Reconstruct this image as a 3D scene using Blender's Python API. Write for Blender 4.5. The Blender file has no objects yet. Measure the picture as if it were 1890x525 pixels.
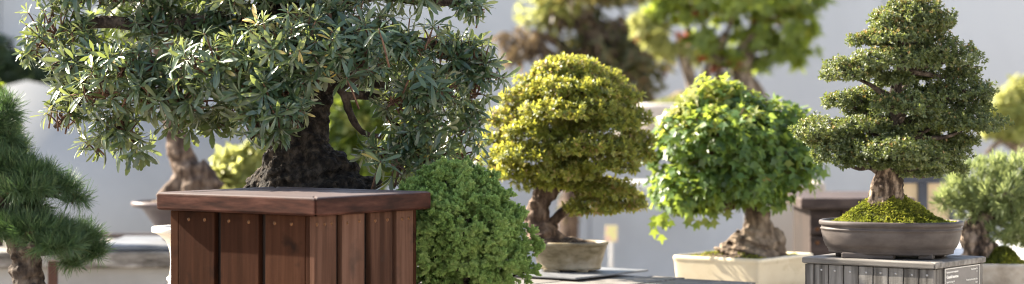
import bpy, bmesh, math, random
import numpy as np
from mathutils import Vector, Matrix, noise as mn

random.seed(11)
RNG = np.random.default_rng(11)
scene = bpy.context.scene
COL = scene.collection
F = 4290.0            # focal length in photograph pixels (1890 px wide frame)
HY = 175.0            # horizon row
H = 1.45              # camera height
TH = math.radians(36) # how far the stands are turned to the camera
R = math.radians


def W(px, py, Y):
    return Vector(((px - 945.0) * Y / F, Y, H - (py - HY) * Y / F))


def M(p, Y):
    return p * Y / F


# ------------------------------------------------------------------ materials
def new_mat(name):
    m = bpy.data.materials.new(name)
    m.use_nodes = True
    nt = m.node_tree
    nt.nodes.clear()
    return m, nt


def nd(nt, t, **kw):
    n = nt.nodes.new(t)
    for k, v in kw.items():
        setattr(n, k, v)
    return n


def ramp(nt, stops, interp='LINEAR'):
    r = nd(nt, 'ShaderNodeValToRGB')
    r.color_ramp.interpolation = interp
    el = r.color_ramp.elements
    while len(el) > 1:
        el.remove(el[-1])
    el[0].position = stops[0][0]
    el[0].color = (*stops[0][1], 1)
    for p, c in stops[1:]:
        e = el.new(p)
        e.color = (*c, 1)
    return r


def math_node(nt, op, a, b=None, clamp=False):
    n = nd(nt, 'ShaderNodeMath', operation=op, use_clamp=clamp)
    for i, v in enumerate((a, b)):
        if v is None:
            continue
        if isinstance(v, (int, float)):
            n.inputs[i].default_value = v
        else:
            nt.links.new(v, n.inputs[i])
    return n.outputs[0]


def mixc(nt, fac, a, b, mode='MIX'):
    n = nd(nt, 'ShaderNodeMix', data_type='RGBA', blend_type=mode)
    for i, v in ((0, fac), (6, a), (7, b)):
        if isinstance(v, (int, float)):
            n.inputs[i].default_value = v
        elif isinstance(v, tuple):
            n.inputs[i].default_value = (*v, 1)
        else:
            nt.links.new(v, n.inputs[i])
    return n.outputs[2]


def leaf_mat(name, stops, under, trans, tf=0.4, rough=0.42, nscale=3.0, nw=0.35, spec=0.5, young=None):
    """Foliage: tint differs per leaf, per shoot and in broad clumps; paler underside; light passes through."""
    m, nt = new_mat(name)
    L = nt.links.new
    geo = nd(nt, 'ShaderNodeNewGeometry')
    at = nd(nt, 'ShaderNodeAttribute', attribute_name='var')
    tc = nd(nt, 'ShaderNodeTexCoord')
    nz = nd(nt, 'ShaderNodeTexNoise')
    nz.inputs['Scale'].default_value = nscale
    nz.inputs['Detail'].default_value = 2
    L(tc.outputs['Object'], nz.inputs['Vector'])
    a = math_node(nt, 'MULTIPLY', at.outputs['Fac'], 0.5)
    b = math_node(nt, 'MULTIPLY', geo.outputs['Random Per Island'], 0.5)
    s = math_node(nt, 'ADD', a, b)
    n2 = math_node(nt, 'SUBTRACT', nz.outputs['Fac'], 0.5)
    n2 = math_node(nt, 'MULTIPLY', n2, nw * 3)
    s = math_node(nt, 'ADD', s, n2, clamp=True)
    r = ramp(nt, stops)
    L(s, r.inputs['Fac'])
    col = r.outputs['Color']
    if young is not None:
        ya = nd(nt, 'ShaderNodeAttribute', attribute_name='young')
        col = mixc(nt, ya.outputs['Fac'], col, young)
    colb = mixc(nt, geo.outputs['Backfacing'], col, mixc(nt, 0.65, col, under))
    bs = nd(nt, 'ShaderNodeBsdfPrincipled')
    L(colb, bs.inputs['Base Color'])
    bs.inputs['Roughness'].default_value = rough
    bs.inputs['Specular IOR Level'].default_value = spec
    tr = nd(nt, 'ShaderNodeBsdfTranslucent')
    tcol = mixc(nt, 0.55, col, trans)
    L(tcol, tr.inputs['Color'])
    mx = nd(nt, 'ShaderNodeMixShader')
    mx.inputs[0].default_value = tf
    L(bs.outputs[0], mx.inputs[1])
    L(tr.outputs[0], mx.inputs[2])
    o = nd(nt, 'ShaderNodeOutputMaterial')
    L(mx.outputs[0], o.inputs['Surface'])
    return m


def solid_mat(name, stops, scale=(20, 20, 20), rough=(0.5, 0.8), bump=0.3, bscale=60, bdist=0.004, detail=8,
              rand=0.0, top=None, coord='Object', spec=0.2, spots=None, voro=0.0, contrast=1.9):
    """Hard surface: stretched noise colours, fine bump, optional sky sheen tinted onto upward faces."""
    m, nt = new_mat(name)
    L = nt.links.new
    tc = nd(nt, 'ShaderNodeTexCoord')
    mp = nd(nt, 'ShaderNodeMapping')
    mp.inputs['Scale'].default_value = scale
    L(tc.outputs[coord], mp.inputs['Vector'])
    if rand:
        oi = nd(nt, 'ShaderNodeObjectInfo')
        cx = nd(nt, 'ShaderNodeCombineXYZ')
        r40 = math_node(nt, 'MULTIPLY', oi.outputs['Random'], 40.0)
        L(r40, cx.inputs[0]); L(r40, cx.inputs[1]); L(r40, cx.inputs[2])
        L(cx.outputs[0], mp.inputs['Location'])
    nz = nd(nt, 'ShaderNodeTexNoise')
    nz.inputs['Scale'].default_value = 1.0
    nz.inputs['Detail'].default_value = detail
    nz.inputs['Roughness'].default_value = 0.62
    L(mp.outputs[0], nz.inputs['Vector'])
    fac = math_node(nt, 'ADD', math_node(nt, 'MULTIPLY', math_node(nt, 'SUBTRACT', nz.outputs['Fac'], .5), contrast), .5, clamp=True)
    if rand:
        v = math_node(nt, 'SUBTRACT', oi.outputs['Random'], 0.5)
        v = math_node(nt, 'MULTIPLY', v, rand)
        fac = math_node(nt, 'ADD', fac, v, clamp=True)
    rp = ramp(nt, stops)
    L(fac, rp.inputs['Fac'])
    col = rp.outputs['Color']
    if spots is not None:
        n3 = nd(nt, 'ShaderNodeTexNoise')
        n3.inputs['Scale'].default_value = spots[1]
        n3.inputs['Detail'].default_value = 5
        L(tc.outputs[coord], n3.inputs['Vector'])
        r3 = ramp(nt, [(spots[2], (0, 0, 0)), (spots[3], (1, 1, 1))])
        L(n3.outputs['Fac'], r3.inputs['Fac'])
        col = mixc(nt, r3.outputs['Color'], col, spots[0])
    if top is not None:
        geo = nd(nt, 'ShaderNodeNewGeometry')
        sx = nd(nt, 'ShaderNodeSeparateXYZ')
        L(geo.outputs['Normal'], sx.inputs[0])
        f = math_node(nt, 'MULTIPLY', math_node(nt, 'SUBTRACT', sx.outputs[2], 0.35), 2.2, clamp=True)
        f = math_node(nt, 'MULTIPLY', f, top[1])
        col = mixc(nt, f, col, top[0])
    bs = nd(nt, 'ShaderNodeBsdfPrincipled')
    L(col, bs.inputs['Base Color'])
    bs.inputs['Specular IOR Level'].default_value = spec
    mr = nd(nt, 'ShaderNodeMapRange')
    mr.inputs['To Min'].default_value = rough[0]
    mr.inputs['To Max'].default_value = rough[1]
    L(nz.outputs['Fac'], mr.inputs['Value'])
    L(mr.outputs[0], bs.inputs['Roughness'])
    if bump:
        nb = nd(nt, 'ShaderNodeTexNoise')
        nb.inputs['Scale'].default_value = bscale
        nb.inputs['Detail'].default_value = 6
        L(tc.outputs[coord], nb.inputs['Vector'])
        hgt = math_node(nt, 'ADD', math_node(nt, 'MULTIPLY', nb.outputs['Fac'], 0.5), nz.outputs['Fac'])
        if voro:
            vo = nd(nt, 'ShaderNodeTexVoronoi')
            vo.inputs['Scale'].default_value = voro
            L(tc.outputs[coord], vo.inputs['Vector'])
            hgt = math_node(nt, 'ADD', hgt, vo.outputs['Distance'])
        bp = nd(nt, 'ShaderNodeBump')
        bp.inputs['Strength'].default_value = bump
        bp.inputs['Distance'].default_value = bdist
        L(hgt, bp.inputs['Height'])
        L(bp.outputs[0], bs.inputs['Normal'])
    o = nd(nt, 'ShaderNodeOutputMaterial')
    L(bs.outputs[0], o.inputs['Surface'])
    return m


MT = {}
MT['wall'] = solid_mat('pale_render', [(0.3, (.385, .385, .39)), (0.7, (.430, .430, .435))], (0.9, 0.9, 0.35), (.8, .95), .15, 90, .003, spots=((.31, .30, .29), 1.1, .52, .80))
MT['wall_peak'] = solid_mat('darker_render', [(0.3, (.27, .269, .267)), (0.7, (.30, .299, .297))], (1.5, 1.5, 2), (.8, .95), .15, 90, .003)
MT['wall_mid'] = solid_mat('grey_render', [(0.3, (.25, .24, .23)), (0.7, (.33, .32, .31))], (1.5, 1.5, 2), (.8, .95), .15, 90, .003)
MT['cream_wall'] = solid_mat('cream_render', [(0.3, (.35, .30, .25)), (0.7, (.38, .33, .28))], (2, 2, 2), (.8, .95), .15, 90, .003)
MT['ground'] = solid_mat('pale_gravel', [(0.3, (.24, .22, .19)), (0.7, (.36, .33, .29))], (6, 6, 6), (.8, .95), .5, 120, .01)
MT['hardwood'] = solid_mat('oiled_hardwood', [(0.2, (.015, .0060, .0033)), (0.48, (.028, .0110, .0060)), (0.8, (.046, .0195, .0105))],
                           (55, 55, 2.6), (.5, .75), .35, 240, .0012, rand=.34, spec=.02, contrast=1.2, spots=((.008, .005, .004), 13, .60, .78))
MT['hardwood_paler'] = solid_mat('paler_brown_hardwood', [(0.25, (.034, .0165, .0105)), (0.48, (.068, .033, .021)), (0.75, (.11, .058, .039))],
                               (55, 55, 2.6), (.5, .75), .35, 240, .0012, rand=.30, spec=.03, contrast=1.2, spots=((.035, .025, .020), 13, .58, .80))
MT['hardwood_cap'] = solid_mat('hardwood_painted_sky_sheen', [(0.25, (.016, .006, .004)), (0.5, (.042, .0155, .010)), (0.75, (.085, .037, .026))],
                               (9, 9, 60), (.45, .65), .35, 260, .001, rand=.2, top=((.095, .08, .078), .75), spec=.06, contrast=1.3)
MT['hardwood_cap_sheen'] = solid_mat('sheen_tinted_top_hardwood', [(0.25, (.034, .017, .011)), (0.5, (.066, .036, .025)), (0.75, (.10, .06, .045))],
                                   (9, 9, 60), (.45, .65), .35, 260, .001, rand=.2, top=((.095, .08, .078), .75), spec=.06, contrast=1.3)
MT['backing'] = solid_mat('dark_backing', [(0.3, (.012, .008, .006)), (0.7, (.025, .016, .012))], (8, 8, 3), (.8, .9), 0)
MT['grey_wood'] = solid_mat('weathered_grey_timber', [(0.25, (.040, .035, .030)), (0.5, (.085, .077, .069)), (0.78, (.15, .138, .125))],
                            (60, 60, 3), (.6, .85), .5, 260, .0015, rand=.22)
MT['grey_wood_flat'] = solid_mat('weathered_grey_board', [(0.25, (.06, .053, .046)), (0.5, (.115, .104, .093)), (0.78, (.19, .176, .16))],
                                 (4, 60, 60), (.55, .8), .5, 260, .0015, rand=.2)
MT['brown_wood'] = solid_mat('dull_brown_timber', [(0.25, (.018, .012, .010)), (0.5, (.038, .026, .022)), (0.78, (.068, .048, .041))],
                             (8, 40, 40), (.5, .75), .4, 200, .0015, rand=.2)
MT['stone_edge'] = solid_mat('stained_stone', [(0.25, (.06, .05, .04)), (0.5, (.16, .14, .12)), (0.75, (.30, .275, .245))], (6, 20, 22), (.8, .95), .7, 80, .006)
MT['slate'] = solid_mat('sheen_lightened_slab', [(0.3, (.10, .104, .11)), (0.7, (.15, .153, .16))], (9, 9, 9), (.4, .6), .2, 160, .001)
MT['pale_slab'] = solid_mat('pale_concrete', [(0.3, (.50, .48, .45)), (0.7, (.64, .62, .59))], (8, 8, 8), (.7, .9), .3, 140, .002)
MT['copper'] = solid_mat('copper_screw', [(0.3, (.07, .032, .014)), (0.7, (.15, .068, .028))], (200, 200, 200), (.35, .5), 0)
MT['copper'].node_tree.nodes['Principled BSDF'].inputs['Metallic'].default_value = .45
MT['steel'] = solid_mat('steel_screw', [(0.3, (.22, .21, .20)), (0.7, (.34, .33, .32))], (200, 200, 200), (.35, .5), 0)
MT['steel'].node_tree.nodes['Principled BSDF'].inputs['Metallic'].default_value = .8
MT['brown_pot'] = solid_mat('unglazed_brown_clay', [(0.3, (.044, .035, .031)), (0.7, (.068, .056, .050))], (14, 14, 30), (.5, .68), .25, 260, .0012, spots=((.12, .10, .09), 16, .62, .85))
MT['olive_pot'] = solid_mat('mottled_olive_glaze', [(0.28, (.10, .078, .042)), (0.5, (.185, .15, .095)), (0.72, (.27, .23, .165))], (10, 10, 22), (.28, .42), .12, 180, .001, spots=((.16, .12, .065), 13, .58, .78))
MT['cream_pot'] = solid_mat('cream_glaze', [(0.3, (.50, .42, .29)), (0.7, (.56, .48, .345))], (7, 7, 10), (.22, .34), .06, 120, .001, spots=((.50, .41, .28), 9, .62, .85))
MT['mauve_pot'] = solid_mat('mauve_clay', [(0.3, (.085, .064, .062)), (0.7, (.12, .092, .088))], (7, 7, 10), (.35, .5), .1, 120, .001)
MT['ivory_pot'] = solid_mat('ivory_glaze', [(0.3, (.58, .52, .44)), (0.7, (.68, .62, .54))], (7, 7, 10), (.3, .45), .1, 160, .001)
MT['tan_pot'] = solid_mat('sandy_stoneware', [(0.3, (.24, .20, .155)), (0.7, (.40, .35, .29))], (12, 12, 12), (.7, .9), .5, 100, .004)
MT['grey_pot'] = solid_mat('pale_grey_clay', [(0.3, (.34, .31, .30)), (0.7, (.44, .41, .40))], (7, 7, 10), (.5, .7), .1, 120, .001)
MT['soil'] = solid_mat('dark_soil', [(0.3, (.025, .016, .010)), (0.55, (.075, .05, .032)), (0.8, (.20, .15, .10))], (140, 140, 140), (.85, .98), 1.0, 300, .004)
MT['moss_base'] = solid_mat('moss_bed', [(0.3, (.020, .022, .006)), (0.5, (.065, .075, .012)), (0.75, (.14, .13, .025))], (50, 50, 50), (.9, 1), 1.0, 180, .006, spots=((.11, .07, .025), 22, .55, .7))
MT['moss'] = leaf_mat('moss', [(0, (.030, .036, .008)), (.4, (.10, .115, .014)), (.66, (.28, .28, .030)), (1, (.40, .34, .07))], (.12, .13, .03), (.35, .40, .04), .3, .8, 14, .5, .15)
MT['bark_dark'] = solid_mat('corky_black_bark', [(0.3, (.006, .0045, .0035)), (0.5, (.017, .013, .0095)), (0.75, (.055, .042, .031))], (45, 45, 30), (.85, .98), 1.0, 150, .008, voro=70)
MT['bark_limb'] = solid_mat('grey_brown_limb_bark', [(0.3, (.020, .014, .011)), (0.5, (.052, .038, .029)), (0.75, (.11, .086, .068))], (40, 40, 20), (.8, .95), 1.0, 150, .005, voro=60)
MT['bark_brown'] = solid_mat('smooth_brown_bark', [(0.3, (.025, .015, .010)), (0.5, (.078, .050, .034)), (0.75, (.17, .12, .085))], (34, 34, 12), (.75, .92), .9, 140, .004)
MT['bark_pale'] = solid_mat('pale_flaky_bark', [(0.3, (.012, .008, .006)), (0.5, (.055, .037, .026)), (0.72, (.25, .185, .135))], (40, 40, 14), (.8, .95), 1.0, 110, .006, voro=50)
MT['bark_tan'] = solid_mat('tan_root_bark', [(0.3, (.045, .03, .02)), (0.5, (.13, .094, .064)), (0.75, (.26, .20, .145))], (26, 26, 10), (.75, .92), .9, 100, .005)
MT['twig'] = solid_mat('reddish_twig', [(0.3, (.06, .032, .022)), (0.7, (.16, .09, .06))], (60, 60, 60), (.7, .9), .2)
MT['tan_panel'] = solid_mat('tan_screen_panel', [(0.3, (.40, .29, .165)), (0.7, (.50, .375, .225))], (6, 6, 3), (.6, .8), .1)
MT['dark_frame'] = solid_mat('dark_blue_grey_frame', [(0.3, (.035, .037, .045)), (0.7, (.055, .058, .07))], (6, 6, 6), (.4, .6), .05)
MT['red_post'] = solid_mat('red_brown_post', [(0.3, (.042, .019, .012)), (0.7, (.075, .035, .024))], (30, 30, 3), (.6, .8), .3)
MT['plaque'] = solid_mat('dark_grey_plate', [(0.3, (.085, .078, .074)), (0.7, (.11, .10, .095))], (30, 30, 30), (.45, .6), .05)
MT['plaque_edge'] = solid_mat('pale_plate_border', [(0.3, (.38, .36, .32)), (0.7, (.48, .46, .42))], (30, 30, 30), (.45, .6), .05)
MT['white_letter'] = solid_mat('pale_lettering', [(0.3, (.58, .56, .52)), (0.7, (.64, .62, .58))], (30, 30, 30), (.5, .6), 0)
MT['marker'] = solid_mat('faded_marker', [(0.4, (.60, .58, .25)), (0.6, (.62, .36, .34))], (14, 14, 14), (.6, .8), 0)

LF = {}
LF['banksia'] = leaf_mat('banksia_leaf', [(0, (.016, .034, .018)), (.5, (.035, .067, .034)), (.85, (.076, .110, .058)), (.96, (.16, .18, .07)), (1, (.34, .24, .06))],
                         (.30, .29, .22), (.42, .48, .09), .26, .30, 4, .3, .6)
LF['juniper'] = leaf_mat('juniper_leaf', [(0, (.11, .18, .045)), (.5, (.275, .395, .115)), (1, (.44, .51, .19))], (.12, .2, .06), (.42, .58, .14), .46, .6, 14, .35, .12)  # greens lightened well past natural to offset the crown's own shading
LF['azalea'] = leaf_mat('glow_lightened_azalea_leaf', [(0, (.030, .050, .014)), (.34, (.100, .135, .026)), (.62, (.20, .22, .042)), (.80, (.29, .24, .075)), (.90, (.24, .13, .065)), (1, (.36, .21, .13))],
                        (.22, .19, .08), (.66, .63, .07), .44, .42, 4, .3, .35)
LF['maple'] = leaf_mat('trident_maple_leaf', [(0, (.030, .058, .018)), (.5, (.064, .122, .030)), (.85, (.120, .19, .040)), (.96, (.20, .21, .045)), (1, (.32, .13, .06))],
                       (.13, .18, .08), (.54, .66, .07), .40, .40, 3, .3, .35, young=(.36, .31, .06))
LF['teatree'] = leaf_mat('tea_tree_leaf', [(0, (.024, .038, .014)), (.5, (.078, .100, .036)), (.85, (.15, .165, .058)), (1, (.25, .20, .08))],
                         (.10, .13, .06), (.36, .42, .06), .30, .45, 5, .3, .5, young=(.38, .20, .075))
LF['pine'] = leaf_mat('pine_needle', [(0, (.022, .040, .016)), (.5, (.056, .090, .036)), (1, (.13, .17, .072))], (.04, .08, .03), (.16, .30, .06), .22, .5, 5, .25, .4)
LF['pale_needle'] = leaf_mat('pale_needle', [(0, (.075, .105, .034)), (.5, (.20, .24, .080)), (1, (.38, .40, .18))], (.14, .18, .08), (.55, .62, .22), .36, .5, 4, .3, .4)
LF['dark_weep'] = leaf_mat('dark_weeping_leaf', [(0, (.022, .028, .016)), (.45, (.050, .060, .024)), (.75, (.10, .085, .036)), (1, (.17, .08, .055))], (.07, .07, .035), (.40, .34, .05), .30, .5, 1.6, .5, .4)
LF['back_maple'] = leaf_mat('back_maple_leaf', [(0, (.040, .070, .010)), (.5, (.100, .145, .018)), (.84, (.17, .20, .026)), (.95, (.28, .16, .04)), (1, (.42, .05, .025))], (.14, .18, .05), (.64, .74, .08), .50, .45, 2.0, .3, .4)  # ramp pushed towards yellow to bake in the backlit look
LF['yellow'] = leaf_mat('yellow_green_leaf', [(0, (.13, .15, .035)), (.5, (.25, .265, .07)), (1, (.38, .36, .13))], (.30, .30, .12), (.74, .74, .24), .45, .5, 2.0, .3, .3)
LF['mid_green'] = leaf_mat('shaded_green_leaf', [(0, (.030, .055, .010)), (.5, (.068, .105, .016)), (.92, (.12, .16, .022)), (1, (.26, .15, .03))], (.10, .13, .03), (.46, .55, .04), .40, .45, 2.0, .35, .4)
LF['red_leaf'] = leaf_mat('red_leaf', [(0, (.20, .03, .015)), (.5, (.38, .09, .03)), (1, (.50, .26, .12))], (.4, .16, .1), (.8, .16, .05), .45, .45, 2.0, .3, .4)
LF['rust'] = leaf_mat('rust_leaf', [(0, (.04, .030, .022)), (.5, (.085, .062, .046)), (1, (.15, .115, .07))], (.12, .08, .05), (.36, .24, .10), .35, .5, 2.0, .3, .3)
LF['hedge'] = leaf_mat('dark_hedge_leaf', [(0, (.010, .020, .009)), (.5, (.026, .044, .017)), (1, (.055, .075, .025))], (.04, .06, .03), (.12, .18, .04), .25, .5, 2.0, .3, .4)


# ------------------------------------------------------------------ object helpers
def tag(o, label, cat, group=None, kind=None):
    if label: o['label'] = label
    if cat: o['category'] = cat
    if group: o['group'] = group
    if kind: o['kind'] = kind
    return o


def thing(name, label, cat, loc=(0, 0, 0), rz=0.0, group=None):
    o = bpy.data.objects.new(name, None)
    COL.objects.link(o)
    o.location = loc
    o.rotation_euler = (0, 0, rz)
    o.empty_display_size = .05
    tag(o, label, cat, group)
    return o


def link(name, me, mat, parent=None, smooth=False):
    o = bpy.data.objects.new(name, me)
    COL.objects.link(o)
    if mat is not None:
        me.materials.append(mat)
    if smooth:
        me.polygons.foreach_set('use_smooth', np.ones(len(me.polygons), dtype=bool))
    if parent is not None:
        o.parent = parent
    return o


def raw_mesh(name, V, faces, attrs=None):
    """V (n,3); faces: list of (m,k) index arrays; attrs: per-vertex float arrays."""
    me = bpy.data.meshes.new(name)
    V = np.asarray(V, dtype=np.float32)
    me.vertices.add(len(V))
    me.vertices.foreach_set('co', V.ravel())
    loops, starts, tot, base = [], [], 0, 0
    for f in faces:
        f = np.asarray(f, dtype=np.int32)
        if not len(f):
            continue
        loops.append(f.ravel())
        starts.append(base + np.arange(len(f), dtype=np.int32) * f.shape[1])
        base += f.size
        tot += len(f)
    loops = np.concatenate(loops)
    starts = np.concatenate(starts)
    me.loops.add(len(loops))
    me.loops.foreach_set('vertex_index', loops)
    me.polygons.add(tot)
    me.polygons.foreach_set('loop_start', starts)
    for k, a in (attrs or {}).items():
        at = me.attributes.new(k, 'FLOAT', 'POINT')
        at.data.foreach_set('value', np.asarray(a, dtype=np.float32))
    me.update(calc_edges=True)
    return me


def bbox_bm(bm, x0, x1, y0, y1, z0, z1, bev=0.002, seg=2):
    r = bmesh.ops.create_cube(bm, size=1.0)
    vs = r['verts']
    for v in vs:
        v.co = Vector((x0 + (v.co.x + .5) * (x1 - x0), y0 + (v.co.y + .5) * (y1 - y0), z0 + (v.co.z + .5) * (z1 - z0)))
    if bev:
        es = list({e for v in vs for e in v.link_edges})
        bmesh.ops.bevel(bm, geom=es, offset=bev, segments=seg, profile=.5, affect='EDGES')


def box(name, x0, x1, y0, y1, z0, z1, mat, parent=None, bev=0.002, seg=2):
    bm = bmesh.new()
    bbox_bm(bm, x0, x1, y0, y1, z0, z1, bev, seg)
    me = bpy.data.meshes.new(name)
    bm.to_mesh(me)
    bm.free()
    return link(name, me, mat, parent)


def screw(name, p, axis, r, mat, parent):
    """Domed screw head with a cross slot, axis 'x' or '-y'."""
    prof = [(0, .55), (.35, .50), (.75, .32), (1.0, 0.0), (1.0, -.4)]
    n = 14
    V, Fc = [], []
    for (q, h) in prof:
        for k in range(n):
            a = 2 * math.pi * k / n
            rr = max(q, .02)
            hh = h
            if q < .8 and (k % 4 in (0,)):
                hh -= .16
            u, v = rr * r * math.cos(a), rr * r * math.sin(a)
            V.append((hh * r, u, v) if axis == 'x' else (u, -hh * r, v))
    for i in range(len(prof) - 1):
        for k in range(n):
            Fc.append((i * n + k, i * n + (k + 1) % n, (i + 1) * n + (k + 1) % n, (i + 1) * n + k))
    me = raw_mesh(name, np.array(V) + np.array(p), [Fc])
    return link(name, me, mat, parent, True)


def superring(a, b, n, cnt):
    t = np.linspace(0, 2 * np.pi, cnt, endpoint=False)
    c, s = np.cos(t), np.sin(t)
    return np.stack([a * np.sign(c) * np.abs(c) ** (2 / n), b * np.sign(s) * np.abs(s) ** (2 / n)], 1)


def lathe(name, a, b, n, prof, mat, parent, cnt=96, cap=True, jitter=0.0):
    """Loft of a super-ellipse: prof is [(inset, z)]."""
    V, Fc = [], []
    for (d, z) in prof:
        rg = superring(max(a - d, .001), max(b - d, .001), n, cnt)
        V.append(np.column_stack([rg, np.full(cnt, z)]))
    V = np.concatenate(V)
    if jitter:
        for i in range(len(V)):
            V[i] += jitter * np.array(mn.noise_vector(Vector(V[i]) * 14))
    for i in range(len(prof) - 1):
        k = np.arange(cnt)
        Fc.append(np.stack([i * cnt + k, i * cnt + (k + 1) % cnt, (i + 1) * cnt + (k + 1) % cnt, (i + 1) * cnt + k], 1))
    faces = [np.concatenate(Fc)]
    if cap:
        faces.append(np.arange(cnt)[::-1][None, :])
        faces.append(((len(prof) - 1) * cnt + np.arange(cnt))[None, :])
    me = raw_mesh(name, V, faces)
    return link(name, me, mat, parent, True)


def mound(name, a, b, n, z, hgt, mat, parent, peak=(0, 0), amp=.006, freq=30, power=1.4, rings=26, cnt=90):
    """Soil or moss surface inside a pot, heaped towards peak."""
    V = [(peak[0], peak[1], z + hgt)]
    for i in range(1, rings + 1):
        t = i / rings
        rg = superring(a, b, n, cnt)
        for (x, y) in rg:
            X = peak[0] * (1 - t) + x * t
            Y = peak[1] * (1 - t) + y * t
            q = 0.5 + 0.5 * math.cos(math.pi * t)
            zz = z + hgt * q ** power
            nzv = mn.fractal(Vector((X * freq, Y * freq, 3.1)), .8, 2.1, 4)
            V.append((X, Y, zz + amp * nzv * (1 if t < .98 else .3)))
    F3 = [(0, 1 + k, 1 + (k + 1) % cnt) for k in range(cnt)]
    F4 = []
    for i in range(rings - 1):
        for k in range(cnt):
            A = 1 + i * cnt
            F4.append((A + k, A + cnt + k, A + cnt + (k + 1) % cnt, A + (k + 1) % cnt))
    me = raw_mesh(name, V, [F3, F4])
    return link(name, me, mat, parent, True), np.array(V)


# ------------------------------------------------------------------ wood: trunks and limbs
def spline(pts, sub):
    P = [np.array(p, float) for p in pts]
    P = [2 * P[0] - P[1]] + P + [2 * P[-1] - P[-2]]
    out = []
    for i in range(1, len(P) - 2):
        for k in range(sub):
            t = k / sub
            out.append(.5 * (2 * P[i] + (P[i + 1] - P[i - 1]) * t + (2 * P[i - 1] - 5 * P[i] + 4 * P[i + 1] - P[i + 2]) * t * t
                             + (3 * P[i] - P[i - 1] - 3 * P[i + 1] + P[i + 2]) * t ** 3))
    out.append(P[-2])
    return out


def tube_arrays(pts, sub=5, sides=10, wob=.12, seed=0):
    """pts: (x,y,z,r) -> verts, quads, caps."""
    S = spline(pts, sub)
    n = len(S)
    V, Q = [], []
    up = np.array((.31, .94, .13))
    for i, s in enumerate(S):
        a = S[max(i - 1, 0)][:3]
        b = S[min(i + 1, n - 1)][:3]
        d = b - a
        d /= max(np.linalg.norm(d), 1e-9)
        u = up - d * np.dot(up, d)
        u /= max(np.linalg.norm(u), 1e-9)
        v = np.cross(d, u)
        up = u
        r = max(s[3], .0004)
        for k in range(sides):
            t = 2 * math.pi * k / sides
            q = r * (1 + wob * mn.noise(Vector((math.cos(t) * 1.3 + seed, math.sin(t) * 1.3, i * .35))))
            V.append(s[:3] + q * (math.cos(t) * u + math.sin(t) * v))
    for i in range(n - 1):
        for k in range(sides):
            Q.append((i * sides + k, i * sides + (k + 1) % sides, (i + 1) * sides + (k + 1) % sides, (i + 1) * sides + k))
    caps = [tuple(range(sides))[::-1], tuple((n - 1) * sides + k for k in range(sides))]
    return np.array(V), np.array(Q), caps


def tubes(name, lst, mat, parent, origin, sub=5, sides=10, wob=.15, voxel=None, disp=(), smooth=True):
    Vs, Qs, Cs, base = [], [], [], 0
    for i, p in enumerate(lst):
        V, Q, C = tube_arrays(p, sub, sides, wob, i * 3.7)
        Vs.append(V); Qs.append(Q + base); Cs += [[c + base for c in cc] for cc in C]
        base += len(V)
    V = np.concatenate(Vs) - np.array(origin)
    me = raw_mesh(name, V, [np.concatenate(Qs), np.array(Cs)])
    o = link(name, me, mat, parent, smooth)
    if name == 'branch_network':
        o['kind'] = 'stuff'
    if voxel:
        md = o.modifiers.new('fuse', 'REMESH')
        md.mode = 'VOXEL'
        md.voxel_size = voxel
        md.use_smooth_shade = True
    for k, (kind, size, strength) in enumerate(disp):
        tx = bpy.data.textures.new(name + '_tex', kind)
        tx.noise_scale = size
        if kind == 'CLOUDS':
            tx.noise_depth = 3
        dm = o.modifiers.new('bark%d' % k, 'DISPLACE')
        dm.texture = tx
        dm.strength = strength
        dm.mid_level = .5
        dm.texture_coords = 'LOCAL'
    return o


def PX(pts, Y):
    """Photograph-pixel outline of a limb at distance Y -> metres: (px, py, radius px[, dy metres])."""
    out = []
    for p in pts:
        dy = p[3] if len(p) > 3 else 0.0
        w = W(p[0], p[1], Y)
        out.append((w.x, w.y + dy, w.z, M(p[2], Y)))
    return out


# ------------------------------------------------------------------ leaves
def norm(a):
    return a / np.maximum(np.linalg.norm(a, axis=-1, keepdims=True), 1e-9)


def leaf_strip(stations, fold=.25, droop=.2, curl=0.0):
    """Leaf blade along +Y, unit length, [(t, halfwidth)], folded on the midrib and curved down."""
    V = []
    for (t, w) in stations:
        z = -droop * t * t
        V += [(-w, t, z + fold * w + curl * w * t), (0, t, z), (w, t, z + fold * w - curl * w * t)]
    Q = []
    for i in range(len(stations) - 1):
        a = i * 3
        Q += [(a, a + 1, a + 4, a + 3), (a + 1, a + 2, a + 5, a + 4)]
    return np.array(V, float), np.array(Q)


def tri_leaf(fold=.2, droop=.25):
    """Three-lobed maple leaf along +Y, unit length."""
    P = [(0, -.02), (.20, .02), (.30, .22), (.60, .52), (.27, .52), (.15, .62), (.11, .82), (0, 1.0),
         (-.11, .82), (-.15, .62), (-.27, .52), (-.60, .52), (-.30, .22), (-.20, .02)]
    C = (0, .38)
    V = [(C[0], C[1], -droop * C[1] ** 2)]
    for (x, y) in P:
        V.append((x, y, -droop * (y ** 2) + fold * abs(x) - .5 * droop * abs(x) ** 2))
    n = len(P)
    T = [(0, 1 + k, 1 + (k + 1) % n) for k in range(n)]
    return np.array(V, float), np.array(T)


def five_leaf(droop=.2):
    P = []
    for k, (ang, ln) in enumerate(((-125, .5), (-65, .85), (0, 1.0), (65, .85), (125, .5))):
        a = R(ang)
        P.append((math.sin(a - .42) * .25, .1 + math.cos(a - .42) * .25))
        P.append((math.sin(a) * ln * .75, .1 + math.cos(a) * ln * .9))
    P.append((math.sin(R(150)) * .22, .1 + math.cos(R(150)) * .22))
    V = [(0, .12, 0)] + [(x, y, -droop * (x * x + y * y)) for (x, y) in P]
    n = len(P)
    return np.array(V, float), np.array([(0, 1 + k, 1 + (k + 1) % n) for k in range(n)])


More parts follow.
